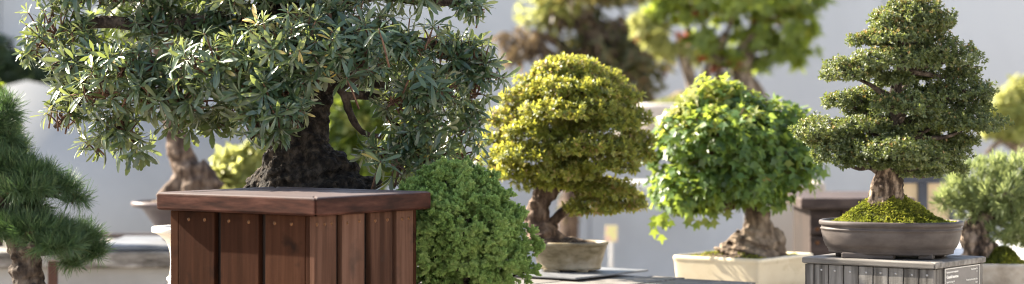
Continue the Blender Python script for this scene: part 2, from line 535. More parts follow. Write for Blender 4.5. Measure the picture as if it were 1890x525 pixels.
def cone_sprig(seed, n=16, spread=.75, th=.085):
    """Short plume of scale foliage: many stubby tapering tips fanned round an axis."""
    rg = np.random.default_rng(seed)
    V, T = [], []
    for k in range(n):
        t = k / n
        base = np.array((0, .05 + .55 * t, 0))
        az = k * 2.399
        sp = spread * (1.1 - .6 * t)
        d = np.array((math.cos(az) * sp, .55 + .3 * t, math.sin(az) * sp)) + rg.normal(0, .1, 3)
        d /= np.linalg.norm(d)
        ln = .50 * (1 - .35 * t) * rg.uniform(.75, 1.2)
        u = np.cross(d, (.3, .2, .9)); u /= np.linalg.norm(u)
        v = np.cross(d, u)
        b = len(V)
        for q in range(3):
            a = q * 2.094
            V.append(base + .55 * th * (math.cos(a) * u + math.sin(a) * v))
        for q in range(3):
            a = q * 2.094
            V.append(base + d * ln * .6 + th * (math.cos(a) * u + math.sin(a) * v))
        V.append(base + d * ln)
        for q in range(3):
            q2 = (q + 1) % 3
            T += [(b + q, b + q2, b + 3 + q2), (b + q, b + 3 + q2, b + 3 + q), (b + 3 + q, b + 3 + q2, b + 6)]
    return np.array(V, float), np.array(T)


def frames(d, n):
    d = norm(d)
    x = np.cross(d, n)
    x = norm(x + 1e-6)
    z = np.cross(x, d)
    return np.stack([x, d, z], axis=2)


class Leaves:
    def __init__(self):
        self.V, self.F, self.var, self.young, self.base = [], {}, [], [], 0

    def add(self, tmpl, pos, d, n, size, var, young=None):
        tv, tf = tmpl
        N, k = len(pos), len(tv)
        if N == 0:
            return
        Rm = frames(d, n)
        P = np.einsum('nij,kj->nki', Rm, tv) * np.asarray(size)[:, None, None] + pos[:, None, :]
        self.V.append(P.reshape(-1, 3))
        idx = (tf[None] + (self.base + np.arange(N) * k)[:, None, None]).reshape(-1, tf.shape[1])
        self.F.setdefault(tf.shape[1], []).append(idx)
        self.var.append(np.repeat(var, k))
        self.young.append(np.repeat(np.zeros(N) if young is None else young, k))
        self.base += N * k

    def build(self, name, mat, parent, origin, smooth=True):
        V = np.concatenate(self.V) - np.array(origin)
        me = raw_mesh(name, V, [np.concatenate(f) for f in self.F.values()],
                      {'var': np.concatenate(self.var), 'young': np.concatenate(self.young)})
        return link(name, me, mat, parent, smooth)


def pads_px(lst, Y, depth=.8):
    """[(px,py,rx,ry[,dy[,rd]])] -> centres and radii in metres (the crown's own depth, dy metres from its axis)."""
    out = []
    for p in lst:
        dy = p[4] if len(p) > 4 else 0.0
        w = W(p[0], p[1], Y)
        rx, rz = M(p[2], Y), M(p[3], Y)
        rd = p[5] if len(p) > 5 else rx * depth
        out.append((np.array((w.x, w.y + dy, w.z)), np.array((rx, rd, rz))))
    return out


def shoots(pads, count, shell=.35, up=.0, lump=.18, lf=14.0, low=-1.0, back=.45):
    """Shoot positions and outward directions through the outer shell of lumpy pads."""
    vol = np.array([p[1][0] * p[1][1] + p[1][0] * p[1][2] + p[1][1] * p[1][2] for p in pads])
    cnt = np.maximum(1, np.round(count * vol / vol.sum())).astype(int)
    Ps, Ds, Id = [], [], []
    for k, ((c, r), n) in enumerate(zip(pads, cnt)):
        u = norm(RNG.normal(size=(int(n * 2.2) + 8, 3)))
        u = u[u[:, 2] > low]
        u = u[(u[:, 1] < .25) | (RNG.random(len(u)) > back)][:n]
        f = 1 - shell * RNG.random(len(u)) ** 1.6
        p = c + u * r * f[:, None]
        for i in range(len(p)):
            q = mn.noise(Vector(p[i] * lf))
            p[i] += u[i] * r * lump * q
        o = norm(u / r)
        o = norm(o + np.array((0, 0, up)) + RNG.normal(0, .22, o.shape))
        Ps.append(p); Ds.append(o); Id.append(np.full(len(p), k))
    return np.concatenate(Ps), np.concatenate(Ds), np.concatenate(Id)


def perp(a):
    h = np.where(np.abs(a[:, 2:3]) > .9, np.array([[1., 0, 0]]), np.array([[0, 0, 1.]]))
    u = norm(np.cross(a, h))
    return u, np.cross(a, u)


def whorls(lv, tmpls, P, A, nleaf, size, tilt=(60, 95), droop=.15, jit=.12, along=.0, var=None, young=None, svar=.25):
    """Rosettes: nleaf leaves round each shoot axis A at P."""
    N = len(P)
    u, v = perp(A)
    var = RNG.random(N) if var is None else var
    yg = np.zeros(N) if young is None else young
    ph = RNG.random(N) * 6.28
    sz = size * RNG.uniform(1 - svar, 1 + svar, N)
    for k in range(nleaf):
        keep = RNG.random(N) > .08
        az = ph + k * 2.399 + RNG.normal(0, .2, N)
        tl = np.radians(RNG.uniform(tilt[0], tilt[1], N) * (1.0 - .25 * k / nleaf))
        side = np.cos(az)[:, None] * u + np.sin(az)[:, None] * v
        d = np.cos(tl)[:, None] * A + np.sin(tl)[:, None] * side
        d = d + np.array((0, 0, -droop)) + RNG.normal(0, jit, (N, 3))
        nn = A * 1.0 - side * .15 + np.array((0, 0, .25)) + RNG.normal(0, jit, (N, 3))
        pos = P - A * (along * size * (1 - k / nleaf))[..., None] if along else P
        t = tmpls[k % len(tmpls)]
        s = sz * RNG.uniform(.75, 1.1, N)
        lv.add(t, pos[keep], d[keep], nn[keep], s[keep], var[keep], yg[keep])


def twig_lines(pads, P, Id, root_fn, frac, r0, r1):
    """Twigs from inside each pad out to a share of its shoots."""
    out = []
    for i in np.nonzero(RNG.random(len(P)) < frac)[0]:
        c, r = pads[Id[i]]
        a = c + (P[i] - c) * .15 + np.array((0, 0, -.25 * r[2]))
        m = (a + P[i]) / 2 + RNG.normal(0, .06, 3) * r
        out.append([(*a, r0), (*m, (r0 + r1) / 2), (*P[i], r1)])
    return out


def limb_to(a, b, r0, r1, sag=.0, wig=.12):
    a, b = np.array(a, float), np.array(b, float)
    L = np.linalg.norm(b - a)
    pts = []
    for i, t in enumerate((0, .3, .65, 1.0)):
        p = a + (b - a) * t
        if 0 < t < 1:
            p = p + RNG.normal(0, wig * L * .4, 3) + np.array((0, 0, -sag * L * math.sin(math.pi * t)))
        pts.append((*p, r0 + (r1 - r0) * t))
    return pts


# ------------------------------------------------------------------ setting
def plain_box(name, x0, x1, y0, y1, z0, z1, mat, label=None, cat=None, kind=None, bev=.0):
    o = box(name, x0, x1, y0, y1, z0, z1, mat, None, bev)
    return tag(o, label, cat, None, kind)


me = raw_mesh('ground', [(-60, -60, 0), (60, -60, 0), (60, 60, 0), (-60, 60, 0)], [[(0, 1, 2, 3)]])
g = link('ground', me, MT['ground'])
tag(g, 'pale gravel courtyard ground under all the stands', 'ground', kind='structure')

bwm = bmesh.new()
for k in range(8):
    bbox_bm(bwm, -9 + k * 1.9 + .004, -9 + (k + 1) * 1.9 - .004, 15.0, 15.2, 0, 3.0, .006, 2)
bbox_bm(bwm, -9, 6.2, 15.02, 15.18, 0.01, 2.99, 0)
bbox_bm(bwm, -9.02, 6.22, 14.96, 15.24, 3.003, 3.1, .01, 2)
me = bpy.data.meshes.new('courtyard_wall'); bwm.to_mesh(me); bwm.free()
bw = tag(link('courtyard_wall', me, MT['wall']), 'long pale blue grey rendered wall across the whole background', 'wall')
rw = plain_box('courtyard_wall', 6.3, 6.55, -6, 15.25, 0, 3.1, MT['wall'],
               'sunlit rendered wall closing the right side of the courtyard', 'wall', bev=.01)
fw = plain_box('courtyard_wall', -9, 6.2, -6.25, -6.0, 0, 3.1, MT['wall'],
               'rendered wall behind the viewer closing the courtyard', 'wall', bev=.01)

# low peaked wall at far left
Yg = 13.6
pk = [W(-190, 212, Yg), W(48, 149, Yg), W(470, 246, Yg), W(470, 420, Yg), W(-190, 420, Yg)]
V = [(p.x, p.y, p.z) for p in pk[:3]] + [(pk[2].x, Yg, 0), (pk[0].x, Yg, 0)]
V += [(x, y + .03, z) for (x, y, z) in V]
me = raw_mesh('peaked_wall', V, [[(0, 4, 3, 2, 1)], [(5, 6, 7, 8, 9)], [(0, 1, 6, 5), (1, 2, 7, 6), (2, 3, 8, 7), (3, 4, 9, 8), (4, 0, 5, 9)]])
tag(link('peaked_wall', me, MT['wall_peak']), 'low pale wall with a shallow peaked top in front of the dark hedge', 'wall')

# ------------------------------------------------------------------ slatted stands
def stand(name, label, N, Ls, Rs, cap_t, over, slL, slR, mats, rim=.05, screws=None, scr_mat='copper', scr_r=.0045, rails=True, bev=.004, scr_dz=.03):
    """Square timber stand turned to the camera. N: near top corner. slL / slR: slat spans along the two visible faces."""
    L = Vector((-math.cos(TH), math.sin(TH), 0))
    Rv = Vector((math.sin(TH), math.cos(TH), 0))
    c = N + L * (Ls / 2) + Rv * (Rs / 2)
    t = thing(name, label, 'pedestal', (c.x, c.y, 0), -TH)
    zt = N.z
    zb = zt - cap_t
    hx, hy = Ls / 2, Rs / 2
    # cap: mitred edging boards round butted inner boards
    cap = bmesh.new()
    e = .0008
    for (sx, sy, hor) in ((1, -1, True), (1, 1, True), (1, 1, False), (-1, 1, False)):
        if hor:
            pts = [(-hx, sy * hy), (hx, sy * hy), (hx - rim, sy * (hy - rim)), (-hx + rim, sy * (hy - rim))]
            pts = [(x * (1 - .0006 / hx), y) for x, y in pts]
        else:
            pts = [(sx * hx, -hy), (sx * hx, hy), (sx * (hx - rim), hy - rim), (sx * (hx - rim), -hy + rim)]
            pts = [(x, y * (1 - .0006 / hy)) for x, y in pts]
        vs = [cap.verts.new((x, y, z)) for z in (zb, zt) for (x, y) in pts]
        fs = [cap.faces.new([vs[q] for q in qq]) for qq in ((3, 2, 1, 0), (4, 5, 6, 7), (0, 1, 5, 4), (1, 2, 6, 5), (2, 3, 7, 6), (3, 0, 4, 7))]
        bmesh.ops.bevel(cap, geom=list({ed for f in fs for ed in f.edges}), offset=bev, segments=3, profile=.5, affect='EDGES')
    bmesh.ops.recalc_face_normals(cap, faces=cap.faces)
    me = bpy.data.meshes.new('cap'); cap.to_mesh(me); cap.free()
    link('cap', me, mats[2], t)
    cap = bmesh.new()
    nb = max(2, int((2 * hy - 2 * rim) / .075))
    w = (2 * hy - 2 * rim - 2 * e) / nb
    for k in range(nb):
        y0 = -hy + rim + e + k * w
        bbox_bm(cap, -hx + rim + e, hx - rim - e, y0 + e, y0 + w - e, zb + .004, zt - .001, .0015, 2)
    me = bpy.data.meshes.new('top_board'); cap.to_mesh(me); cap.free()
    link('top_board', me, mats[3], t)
    bx, by = hx - over, hy - over
    th = .016
    box('carcass', -bx + th + .002, bx - th - .002, -by + th + .002, by - th - .002, 0.02, zb - .002, MT['backing'], t, .001)
    def slat(face, s0, s1, mat, depth=0.0):
        if face == 'L':
            o = box('slat', s0, s1, -by + depth, -by + depth + th, 0.01, zb - .0015, mat, t, .0015, 2)
        elif face == 'R':
            o = box('slat', bx - depth - th, bx - depth, s0, s1, 0.01, zb - .0015, mat, t, .0015, 2)
        elif face == 'B':
            o = box('slat', s0, s1, by - th, by, 0.01, zb - .0015, mat, t, .0015, 2)
        else:
            o = box('slat', -bx, -bx + th, s0, s1, 0.01, zb - .0015, mat, t, .0015, 2)
        return o
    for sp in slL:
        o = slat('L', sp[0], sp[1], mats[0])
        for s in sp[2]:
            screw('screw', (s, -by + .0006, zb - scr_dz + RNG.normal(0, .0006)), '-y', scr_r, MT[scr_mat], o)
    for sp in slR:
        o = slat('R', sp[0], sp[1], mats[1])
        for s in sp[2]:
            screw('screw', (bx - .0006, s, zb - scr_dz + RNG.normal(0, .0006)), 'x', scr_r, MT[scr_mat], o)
    nB = max(2, int(2 * bx / .09))
    for k in range(nB):
        slat('B', -bx + k * 2 * bx / nB + .003, -bx + (k + 1) * 2 * bx / nB - .003, mats[0])
    nK = max(2, int((2 * by - 2 * th) / .09))
    for k in range(nK):
        a = (2 * by - 2 * th) / nK
        slat('K', -by + th + k * a + .003, -by + th + (k + 1) * a - .003, mats[1])
    return t, c, zt, bx, by, zb


# --- dark red hardwood stand, front
YB = 5.45
N = W(583, 365, YB)
sbL, sbR = .523, .442
ob = .026
bxp, byp = sbL / 2 - ob, sbR / 2 - ob
def lx(px):        # photograph column on the left face -> local x
    return -bxp + (px - 319) / (584 - 319) * 2 * bxp
def ry(px):        # photograph column on the right face -> local y
    return -byp + (px - 584) / (766 - 584) * 2 * byp
slL = [(lx(319), lx(333.5), []), (lx(334.5), lx(402), [lx(354), lx(384)]), (lx(414), lx(483.5), [lx(429), lx(466)]),
       (lx(496), lx(567), [lx(513), lx(543)]), (lx(568.2), bxp - .0165, [])]
slR = [(-byp, ry(621), [ry(588), ry(601), ry(613)]), (ry(631), ry(670), [ry(640), ry(661)]), (ry(681), ry(720), [ry(689), ry(711)]),
       (ry(728), byp - .0165, [ry(738), ry(750)])]
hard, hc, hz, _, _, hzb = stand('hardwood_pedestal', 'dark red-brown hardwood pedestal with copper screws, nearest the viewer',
      N, sbL, sbR, M(35, YB), ob, slL, slR, (MT['hardwood'], MT['hardwood_paler'], MT['hardwood_cap'], MT['hardwood_cap_sheen']),
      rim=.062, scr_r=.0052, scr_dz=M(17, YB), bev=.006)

# --- weathered grey stand with plaque, right
YT = 5.60
N = W(1726, 486, YT)
Lg, Rg = .3655, .293
og = M(5, YT)
bxg, byg = Lg / 2 - og, Rg / 2 - og
sl = []
pitch = .0411
x = bxg
while x > -bxg + .012:
    x0 = max(x - pitch + .0028, -bxg)
    sl.append((x0, x, [(x0 + x) / 2 + RNG.normal(0, .002)] if x - x0 > .03 else []))
    x -= pitch
slr = []
y = -byg + .0165
pr = (2 * byg - .0165) / 6
for k in range(6):
    slr.append((y + k * pr + .001, y + (k + 1) * pr - .0015, []))
grey, gc, gz, _, _, gzb = stand('weathered_pedestal', 'silver grey weathered timber pedestal carrying the brown oval pot', N, Lg, Rg, M(12, YT), og, sl, slr,
      (MT['grey_wood'], MT['grey_wood'], MT['grey_wood_flat'], MT['grey_wood_flat']), rim=.045, scr_mat='steel', scr_r=.0034, scr_dz=M(12, YT), bev=.0035)
# plaque on its right face
kx = 64 / math.sin(TH)
y0 = -byg + .052
y1 = y0 + .198
zt = gzb - M(1.5, YT)
zb_ = zt - M(40, YT)
xf = bxg + .0006
plq = box('plaque', xf, xf + .003, y0, y1, zb_, zt, MT['plaque'], grey, .0004, 1)
bd = bmesh.new()
bt = .0021
for (a0, a1, b0, b1) in ((y0, y1, zt - bt, zt), (y0, y1, zb_, zb_ + bt), (y0, y0 + bt, zb_ + bt, zt - bt), (y1 - bt, y1, zb_ + bt, zt - bt)):
    bbox_bm(bd, xf + .0032, xf + .0048, a0, a1, b0, b1, 0)
me = bpy.data.meshes.new('border'); bd.to_mesh(me); bd.free()
link('border', me, MT['plaque_edge'], plq)
PW, PH = y1 - y0, zt - zb_


def text(body, u, v, size, align='LEFT', bold=0.0):
    cu = bpy.data.curves.new('lettering', 'FONT')
    cu.body = body
    cu.size = size
    cu.align_x = align
    cu.extrude = .0002
    cu.offset = bold
    cu.resolution_u = 2
    tmp = bpy.data.objects.new('lettering_curve', cu)
    COL.objects.link(tmp)
    dg = bpy.context.evaluated_depsgraph_get()
    me = bpy.data.meshes.new_from_object(tmp.evaluated_get(dg))
    bpy.data.objects.remove(tmp)
    o = link('lettering', me, None, plq)
    me.materials.clear()
    me.materials.append(MT['white_letter'])
    o.rotation_euler = (R(90), 0, R(90))
    o.location = (xf + .0034, y0 + u * PW, zt - v * PH)
    return o


text('Leptospermum laevigatum', .05, .22, .0062, bold=.00008)
text('Coastal tea-tree', .05, .47, .0100, bold=.0004)
text('Aged 37 in Sept 39', .05, .68, .0058, bold=.00005)
text('In training since 80', .05, .84, .0058, bold=.00005)
text('Year Started 39', .94, .22, .0058, 'RIGHT', .00005)
text('17', .94, .36, .0058, 'RIGHT', .00005)
text('Donated by Bonsai Arts Club', .94, .70, .0054, 'RIGHT', .00005)
text('2012', .94, .86, .0054, 'RIGHT', .00005)

# ------------------------------------------------------------------ pots
def pot(name, label, c, rz, a, b, n, hgt, mat, prof, feet=None, soil=None, cnt=112, foot_h=.01):
    """prof: [(inset, height fraction)] outside from base to lip; the inner wall is added."""
    t = thing(name, label, 'pot', c, rz)
    pts = [(d, z * hgt) for d, z in prof]
    lip = pts[-1]
    wall = .012
    inner = [(lip[0] + .003, lip[1] + .0015), (lip[0] + wall - .003, lip[1] + .0015), (lip[0] + wall, lip[1] - .002), (lip[0] + wall + .001, lip[1] - .016), (min(a, b) - .006, lip[1] - .017)]
    lathe('bowl', a, b, n, pts + inner, mat, t, cnt)
    if feet:
        for (fx, fy, fw, fd) in feet:
            box('foot', fx - fw / 2, fx + fw / 2, fy - fd / 2, fy + fd / 2, -foot_h, .004, mat, t, .003, 2)
    return t, lip, wall


def moss_tufts(parent, V, n, size, mat, origin=(0, 0, 0), zmin=-9, squash=1.0):
    lv = Leaves()
    V = V[V[:, 2] > zmin]
    idx = RNG.integers(0, len(V), n)
    P = V[idx] + RNG.normal(0, .003, (n, 3)) * np.array((1, 1, .2))
    A = norm(RNG.normal(0, .5, (n, 3)) + np.array((0, 0, 1.1)))
    t = leaf_strip([(0, .16), (.4, .28), (.75, .2), (1, .02)], .3, .3)
    var = np.array([.45 + 1.5 * mn.noise(Vector(p * 13)) for p in P]) + RNG.normal(0, .12, n)  # broad tint patches paint the mound's sunlit yellow and shadowed dark areas
    whorls(lv, [t], P, A, 5, size, (25, 75), .0, .2, var=np.clip(var, 0, 1))
    return lv.build('moss', mat, parent, origin)


# brown oval pot for the tea tree
pa, pb = .18, .128
ph = .080
ctr = W(1643, 470, 5.735)
cz = gz + .010
prof = [(M(19, 5.7), 0), (M(18, 5.7), .04), (M(18, 5.7), .10), (M(15.5, 5.7), .13), (M(16, 5.7), .16), (M(12.5, 5.7), .2), (M(9, 5.7), .34), (M(6, 5.7), .52),
        (M(4.4, 5.7), .66), (M(4.6, 5.7), .72), (M(2.8, 5.7), .735), (M(2.6, 5.7), .775), (M(4.6, 5.7), .79), (M(4.4, 5.7), .85), (M(1.2, 5.7), .875), (M(0, 5.7), .90), (M(0, 5.7), .97), (M(.8, 5.7), 1.0)]
feet = []
tp, lip, wl = pot('oval_pot', 'wide shallow brown unglazed oval pot holding the tall tea tree', (gc.x - .008, gc.y, cz), -R(20), pa, pb, 2.25, ph, MT['brown_pot'], prof,
                  [(-.04, -.085, .13, .03), (.10, -.06, .035, .035), (.118, .03, .03, .05), (-.05, .08, .09, .02), (-.12, .0, .03, .06)])
ms, mv = mound('moss_bed', pa - wl - .002, pb - wl - .002, 2.25, ph - .008, M(58, 5.7), MT['moss_base'], tp, (-.008, .0), .007, 30, 1.05)
moss_tufts(tp, mv, 7500, .0062, MT['moss'])
teabase = (gc.x - .008, gc.y, cz + ph)

# slab and boards under the azalea
YA = 7.0
L2 = Vector((-math.cos(TH), math.sin(TH), 0)); R2 = Vector((math.sin(TH), math.cos(TH), 0))
Ns = W(1063, 513, YA)
sl_l, sl_r = .32, .405
cs = Ns + L2 * sl_l / 2 + R2 * sl_r / 2
o = box('slate_slab', -sl_l / 2, sl_l / 2, -sl_r / 2, sl_r / 2, -M(3.6, YA), 0, MT['slate'], None, .0012, 2)
o.location = (cs.x, cs.y, Ns.z); o.rotation_euler = (0, 0, -TH)
tag(o, 'thin grey slate slab under the olive glazed azalea pot', 'slab')
slab_z = Ns.z
# weathered board table
tb = thing('board_table', 'weathered grey board table under the slate slab and azalea pot', 'table', (0, 0, 0))
zt = slab_z - M(3.6, YA) - .006
yt_ = (H - zt) * F / (521 - HY)
NT = Vector(((1397 - 945) * yt_ / F, yt_, zt))
# boards run along R direction (away to the right)
tblL, tblR = 1.5, 0.66
tb.location = (NT.x, NT.y, 0); tb.rotation_euler = (0, 0, -TH)
nbd = 12
for k in range(nbd):
    wv = tblL / nbd
    box('board', -(k + 1) * wv + .0025, -k * wv - .0025, -tblR, 0, zt - .032, zt + RNG.normal(0, .0012), MT['grey_wood_flat' if k % 3 else 'grey_wood_flat'], tb, .003, 2)
for (lx_, ly_) in ((-.08, -.54), (-.08, -.08), (-tblL + .08, -.54), (-tblL + .08, -.08)):
    box('leg', lx_ - .04, lx_ + .04, ly_ - .04, ly_ + .04, 0, zt - .033, MT['grey_wood'], tb, .004, 2)
box('rail', -tblL + .1, -.1, -.58, -.55, zt - .12, zt - .034, MT['grey_wood_flat'], tb, .003)

# azalea pot (oval, olive-cream glaze)
ca = W(1052, 495, YA)
YP = cs.y + .01
aw = M(72, YP)
zc = slab_z + M(4, YP)
potA = W(1051, 490, YP)
php = M(50, YP)
prof = [(M(15, YP), 0), (M(14, YP), .04), (M(13, YP), .1), (M(14, YP), .14), (M(11, YP), .3), (M(6.5, YP), .62), (M(3, YP), .84), (M(3.4, YP), .88), (M(.6, YP), .90), (0, .93), (0, .98), (M(.6, YP), 1)]
tA, lipA, wA = pot('glazed_pot', 'mottled olive cream glazed oval pot under the yellow-green azalea', (potA.x, YP, zc), -R(12), M(72, YP), M(56, YP), 2.4, php, MT['olive_pot'], prof,
                   [(-.045, -.055, .05, .025), (.05, -.045, .035, .03), (.04, .05, .04, .02), (-.05, .04, .04, .02)], foot_h=M(4, YP))
mound('soil', M(72, YP) - wA, M(56, YP) - wA, 2.4, php - .006, .022, MT['soil'], tA, (-.02, 0), .006, 46, 1.0)

# trident maple pot: big cream rectangle
YM = 7.45
Nm = W(1402, 480, YM)
mL, mR = .335, .37
cm = Nm + L2 * mL / 2 + R2 * mR / 2
mh = M(62, YM)
zm = Nm.z - mh
prof = [(.012, 0), (.010, .03), (.007, .3), (.003, .8), (.002, .86), (0, .9), (0, .97), (.002, 1.0)]
tM, lipM, wM = pot('rectangular_pot', 'large cream glazed rectangular pot under the trident maple', (cm.x, cm.y, zm), -TH, mL / 2, mR / 2, 22, mh, MT['cream_pot'], prof, [(.1, -.1, .06, .05), (-.1, -.1, .06, .05), (.1, .1, .06, .05), (-.1, .1, .06, .05)], cnt=400, foot_h=.012)
msM, mvM = mound('soil', mL / 2 - wM - .002, mR / 2 - wM - .002, 8, mh - .008, .03, MT['soil'], tM, (0, 0), .007, 40, 1.0)
lv_zm = zm
# dry moss crumbs on the soil
lvm = Leaves()
sel = mvM[(np.linalg.norm(mvM[:, :2], axis=1) > .05)]
P_ = sel[RNG.integers(0, len(sel), 900)] + np.array((0, 0, .001))
whorls(lvm, [leaf_strip([(0, .2), (.5, .3), (1, .03)], .3, .3)], P_, norm(RNG.normal(0, .5, (900, 3)) + np.array((0, 0, 1.))), 5, .006, (30, 80), 0, .2, var=np.clip(RNG.normal(.8, .2, 900), 0, 1))
lvm.build('moss', MT['moss'], tM, (0, 0, 0))
# its low bench
bn = thing('low_bench', 'low grey timber bench beneath the cream maple pot', 'bench', (cm.x, cm.y, 0), -TH)
for k in range(4):
    box('board', -.36, .36, -.3 + k * .15 + .003, -.3 + (k + 1) * .15 - .003, zm - .047, zm - .0125, MT['grey_wood_flat'], bn, .003)
for sx in (-.3, .3):
    for sy in (-.24, .24):
        box('leg', sx - .04, sx + .04, sy - .04, sy + .04, 0, zm - .048, MT['grey_wood'], bn, .004)

# ------------------------------------------------------------------ TREES
# 1. coastal tea tree on the grey stand
YE = teabase[1]
tt = thing('tea_tree_bonsai', 'upright bonsai tea tree with layered dark green foliage pads above the brown oval pot', 'bonsai tree', (teabase[0], teabase[1], teabase[2]))
oT = np.array(teabase)
trunk = [PX([(1634, 425, 46), (1634, 395, 40), (1634, 368, 30), (1638, 335, 26), (1644, 300, 22), (1652, 272, 17)], YE),
         PX([(1610, 425, 14, -.02), (1612, 385, 14, -.015), (1618, 350, 13, -.012), (1626, 310, 11, -.01), (1634, 280, 9)], YE),
         PX([(1660, 425, 16, .0), (1654, 380, 15, -.015), (1652, 340, 13, -.014), (1652, 300, 12, -.01)], YE),
         PX([(1590, 415, 8, -.02), (1612, 390, 12, -.02), (1628, 360, 12, -.012)], YE)]
tubes('upper_trunk', [PX([(1643, 312, 17), (1652, 268, 17), (1660, 225, 14), (1650, 180, 12), (1664, 130, 9), (1676, 80, 7), (1684, 30, 4)], YE)], MT['bark_limb'], tt, oT, 6, 12, .35, .004, (('CLOUDS', .016, .008),))  # darker bark colour carries the shadow under the foliage pads
tubes('trunk', trunk, MT['bark_pale'], tt, oT, 6, 14, .3, .0035, (('CLOUDS', .016, .012), ('VORONOI', .011, .006)))
tea = [(1686, 14, 50, 13, 0), (1680, 34, 74, 15, 0), (1650, 50, 46, 12, -.02), (1716, 48, 42, 13, .01),
       (1598, 76, 36, 13, -.02), (1642, 70, 56, 13, -.05), (1722, 70, 36, 18, .02),
       (1572, 134, 62, 22, -.03), (1640, 112, 66, 21, -.07), (1745, 106, 62, 25, .0), (1705, 118, 34, 18, .07),
       (1570, 188, 48, 14, .03), (1610, 178, 36, 12, .06), (1662, 196, 60, 21, -.08), (1772, 170, 66, 22, .02), (1715, 182, 40, 18, .07),
       (1530, 243, 62, 20, -.02), (1594, 234, 48, 16, -.05), (1545, 290, 42, 17, -.04), (1640, 276, 70, 19, -.11), (1690, 298, 44, 18, -.10), (1600, 262, 40, 18, .06),
       (1782, 230, 66, 19, .0), (1722, 226, 46, 19, -.02), (1740, 282, 54, 22, .03), (1752, 312, 40, 14, .05), (1690, 250, 44, 16, .06), (1662, 152, 40, 12, .08), (1612, 205, 48, 15, .06), (1702, 264, 58, 22, .06), (1650, 238, 34, 12, .07), (1735, 200, 56, 20, .06), (1690, 92, 44, 16, .03), (1780, 262, 38, 14, .04), (1650, 300, 40, 14, -.06), (1648, 148, 30, 10, -.05), (1655, 246, 26, 9, -.05), (1515, 262, 26, 10), (1800, 200, 34, 14, .02), (1772, 137, 40, 12, .03), (1560, 268, 46, 14, -.03), (1578, 300, 34, 11, -.05), (1700, 316, 44, 11, -.04), (1690, 142, 40, 10, .06)]
padsT = pads_px([(p[0], p[1], p[2], p[3] * 1.10) + tuple(p[4:]) for p in tea], YE, .7)
teal = leaf_strip([(0, .05), (.35, .20), (.7, .19), (1, .02)], .3, .15)
trunk_line = [(W(px, py, YE)) for (px, py) in ((1640, 310), (1652, 262), (1660, 225), (1652, 180), (1662, 130), (1676, 80))]
tw = []
for (c, r) in padsT:
    a = min(trunk_line, key=lambda q: abs(q.z - (c[2] - .55 * r[2] - .012)))
    lp = limb_to((a.x, a.y, a.z), c + np.array((0, 0, -.35 * r[2])), .0085, .0035, .05, .10)
    tubes('branch', [lp], MT['bark_limb'], tt, oT, 5, 8, .25)
for (c, r) in padsT:
    P, D, I = shoots([(c, r)], int(12500 * (r[0] * r[1]) / sum(q[1][0] * q[1][1] for q in padsT)) + 50, .5, .6, .46, 38, -.55)
    lv = Leaves()
    zrel = (P[:, 2] - c[2]) / r[2]
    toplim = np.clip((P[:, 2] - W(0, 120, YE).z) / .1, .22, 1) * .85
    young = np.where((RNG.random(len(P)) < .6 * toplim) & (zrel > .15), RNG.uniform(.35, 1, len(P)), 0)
    whorls(lv, [teal], P, D, 5, .0090, (40, 88), .0, .2, var=None, young=None)
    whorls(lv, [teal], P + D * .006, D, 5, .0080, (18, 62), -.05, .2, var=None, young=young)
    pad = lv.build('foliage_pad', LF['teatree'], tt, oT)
    for q in twig_lines([(c, r)], P, I * 0, None, .05, .0022, .0008):
        tw.append(q)
tubes('branch_network', tw, MT['bark_limb'], tt, oT, 2, 4, 0)

# 2. azalea
YZ = YP
baseA = np.array((potA.x - .03, YP, zc + php))
ta = thing('azalea_bonsai', 'domed azalea bonsai of small yellow-green leaves above the olive glazed pot', 'bonsai tree', tuple(baseA))
tubes('trunk', [PX([(1003, 452, 42), (1000, 434, 32), (993, 412, 24), (992, 390, 22), (1002, 366, 19), (1022, 350, 14), (1040, 320, 12), (1045, 280, 10), (1045, 220, 8), (1050, 150, 5)], YZ),
                PX([(1048, 446, 6), (1025, 438, 13), (1008, 424, 14), (998, 408, 14)], YZ),
                PX([(975, 448, 8), (985, 432, 13), (992, 415, 14)], YZ)],
      MT['bark_brown'], ta, baseA, 6, 14, .3, .004, (('CLOUDS', .03, .014),))
tubes('branch', [PX([(1010, 420, 10), (1030, 400, 9), (1052, 380, 8), (1085, 362, 7), (1120, 360, 5)], YZ)], MT['bark_brown'], ta, baseA, 5, 8, .2)
az = [(1055, 130, 62, 24, .0), (1000, 152, 44, 20, .02), (1105, 148, 44, 22, .03), (1060, 165, 76, 22, -.07), (978, 182, 54, 24), (1132, 180, 48, 24), (1055, 205, 84, 22, -.12), (948, 222, 50, 24), (1158, 218, 40, 22), (1110, 228, 64, 22, -.08),
      (1000, 242, 66, 22, -.09), (925, 262, 40, 24, .02), (1165, 262, 40, 22), (1080, 270, 80, 22, -.12), (985, 285, 72, 24, -.09), (920, 300, 36, 20, .02), (1170, 290, 36, 18), (1105, 302, 72, 22, -.09), (960, 322, 56, 20, -.03), (1040, 318, 60, 20, -.1), (1010, 340, 50, 14, -.05),
      (1075, 338, 44, 16, -.03), (1120, 352, 56, 24, -.04), (1150, 378, 44, 24, .0), (1090, 385, 46, 20, -.05), (1050, 200, 70, 50, .09)]
padsA = pads_px(az, YZ, .85)
azl = [leaf_strip([(0, .04), (.3, .15), (.65, .19), (.88, .12), (1, .01)], .3, .25), leaf_strip([(0, .04), (.3, .15), (.65, .19), (.88, .12), (1, .01)], .2, .05)]
lv = Leaves()
P, D, I = shoots(padsA, 6000, .45, .7, .30, 30, -.45, .85)
yg = None
whorls(lv, azl, P, D, 6, .0170, (48, 92), .05, .18)
whorls(lv, azl, P + D * .004, D, 3, .0145, (12, 45), .0, .18)
lv.build('crown', LF['azalea'], ta, baseA)
ln = []
for (c, r) in padsA:
    ln.append(limb_to(np.array(W(1042, min(330, 175 + (H - c[2]) * F / YZ + 25), YZ)), c - np.array((0, 0, .3 * r[2])), .0075, .003, .03, .1))
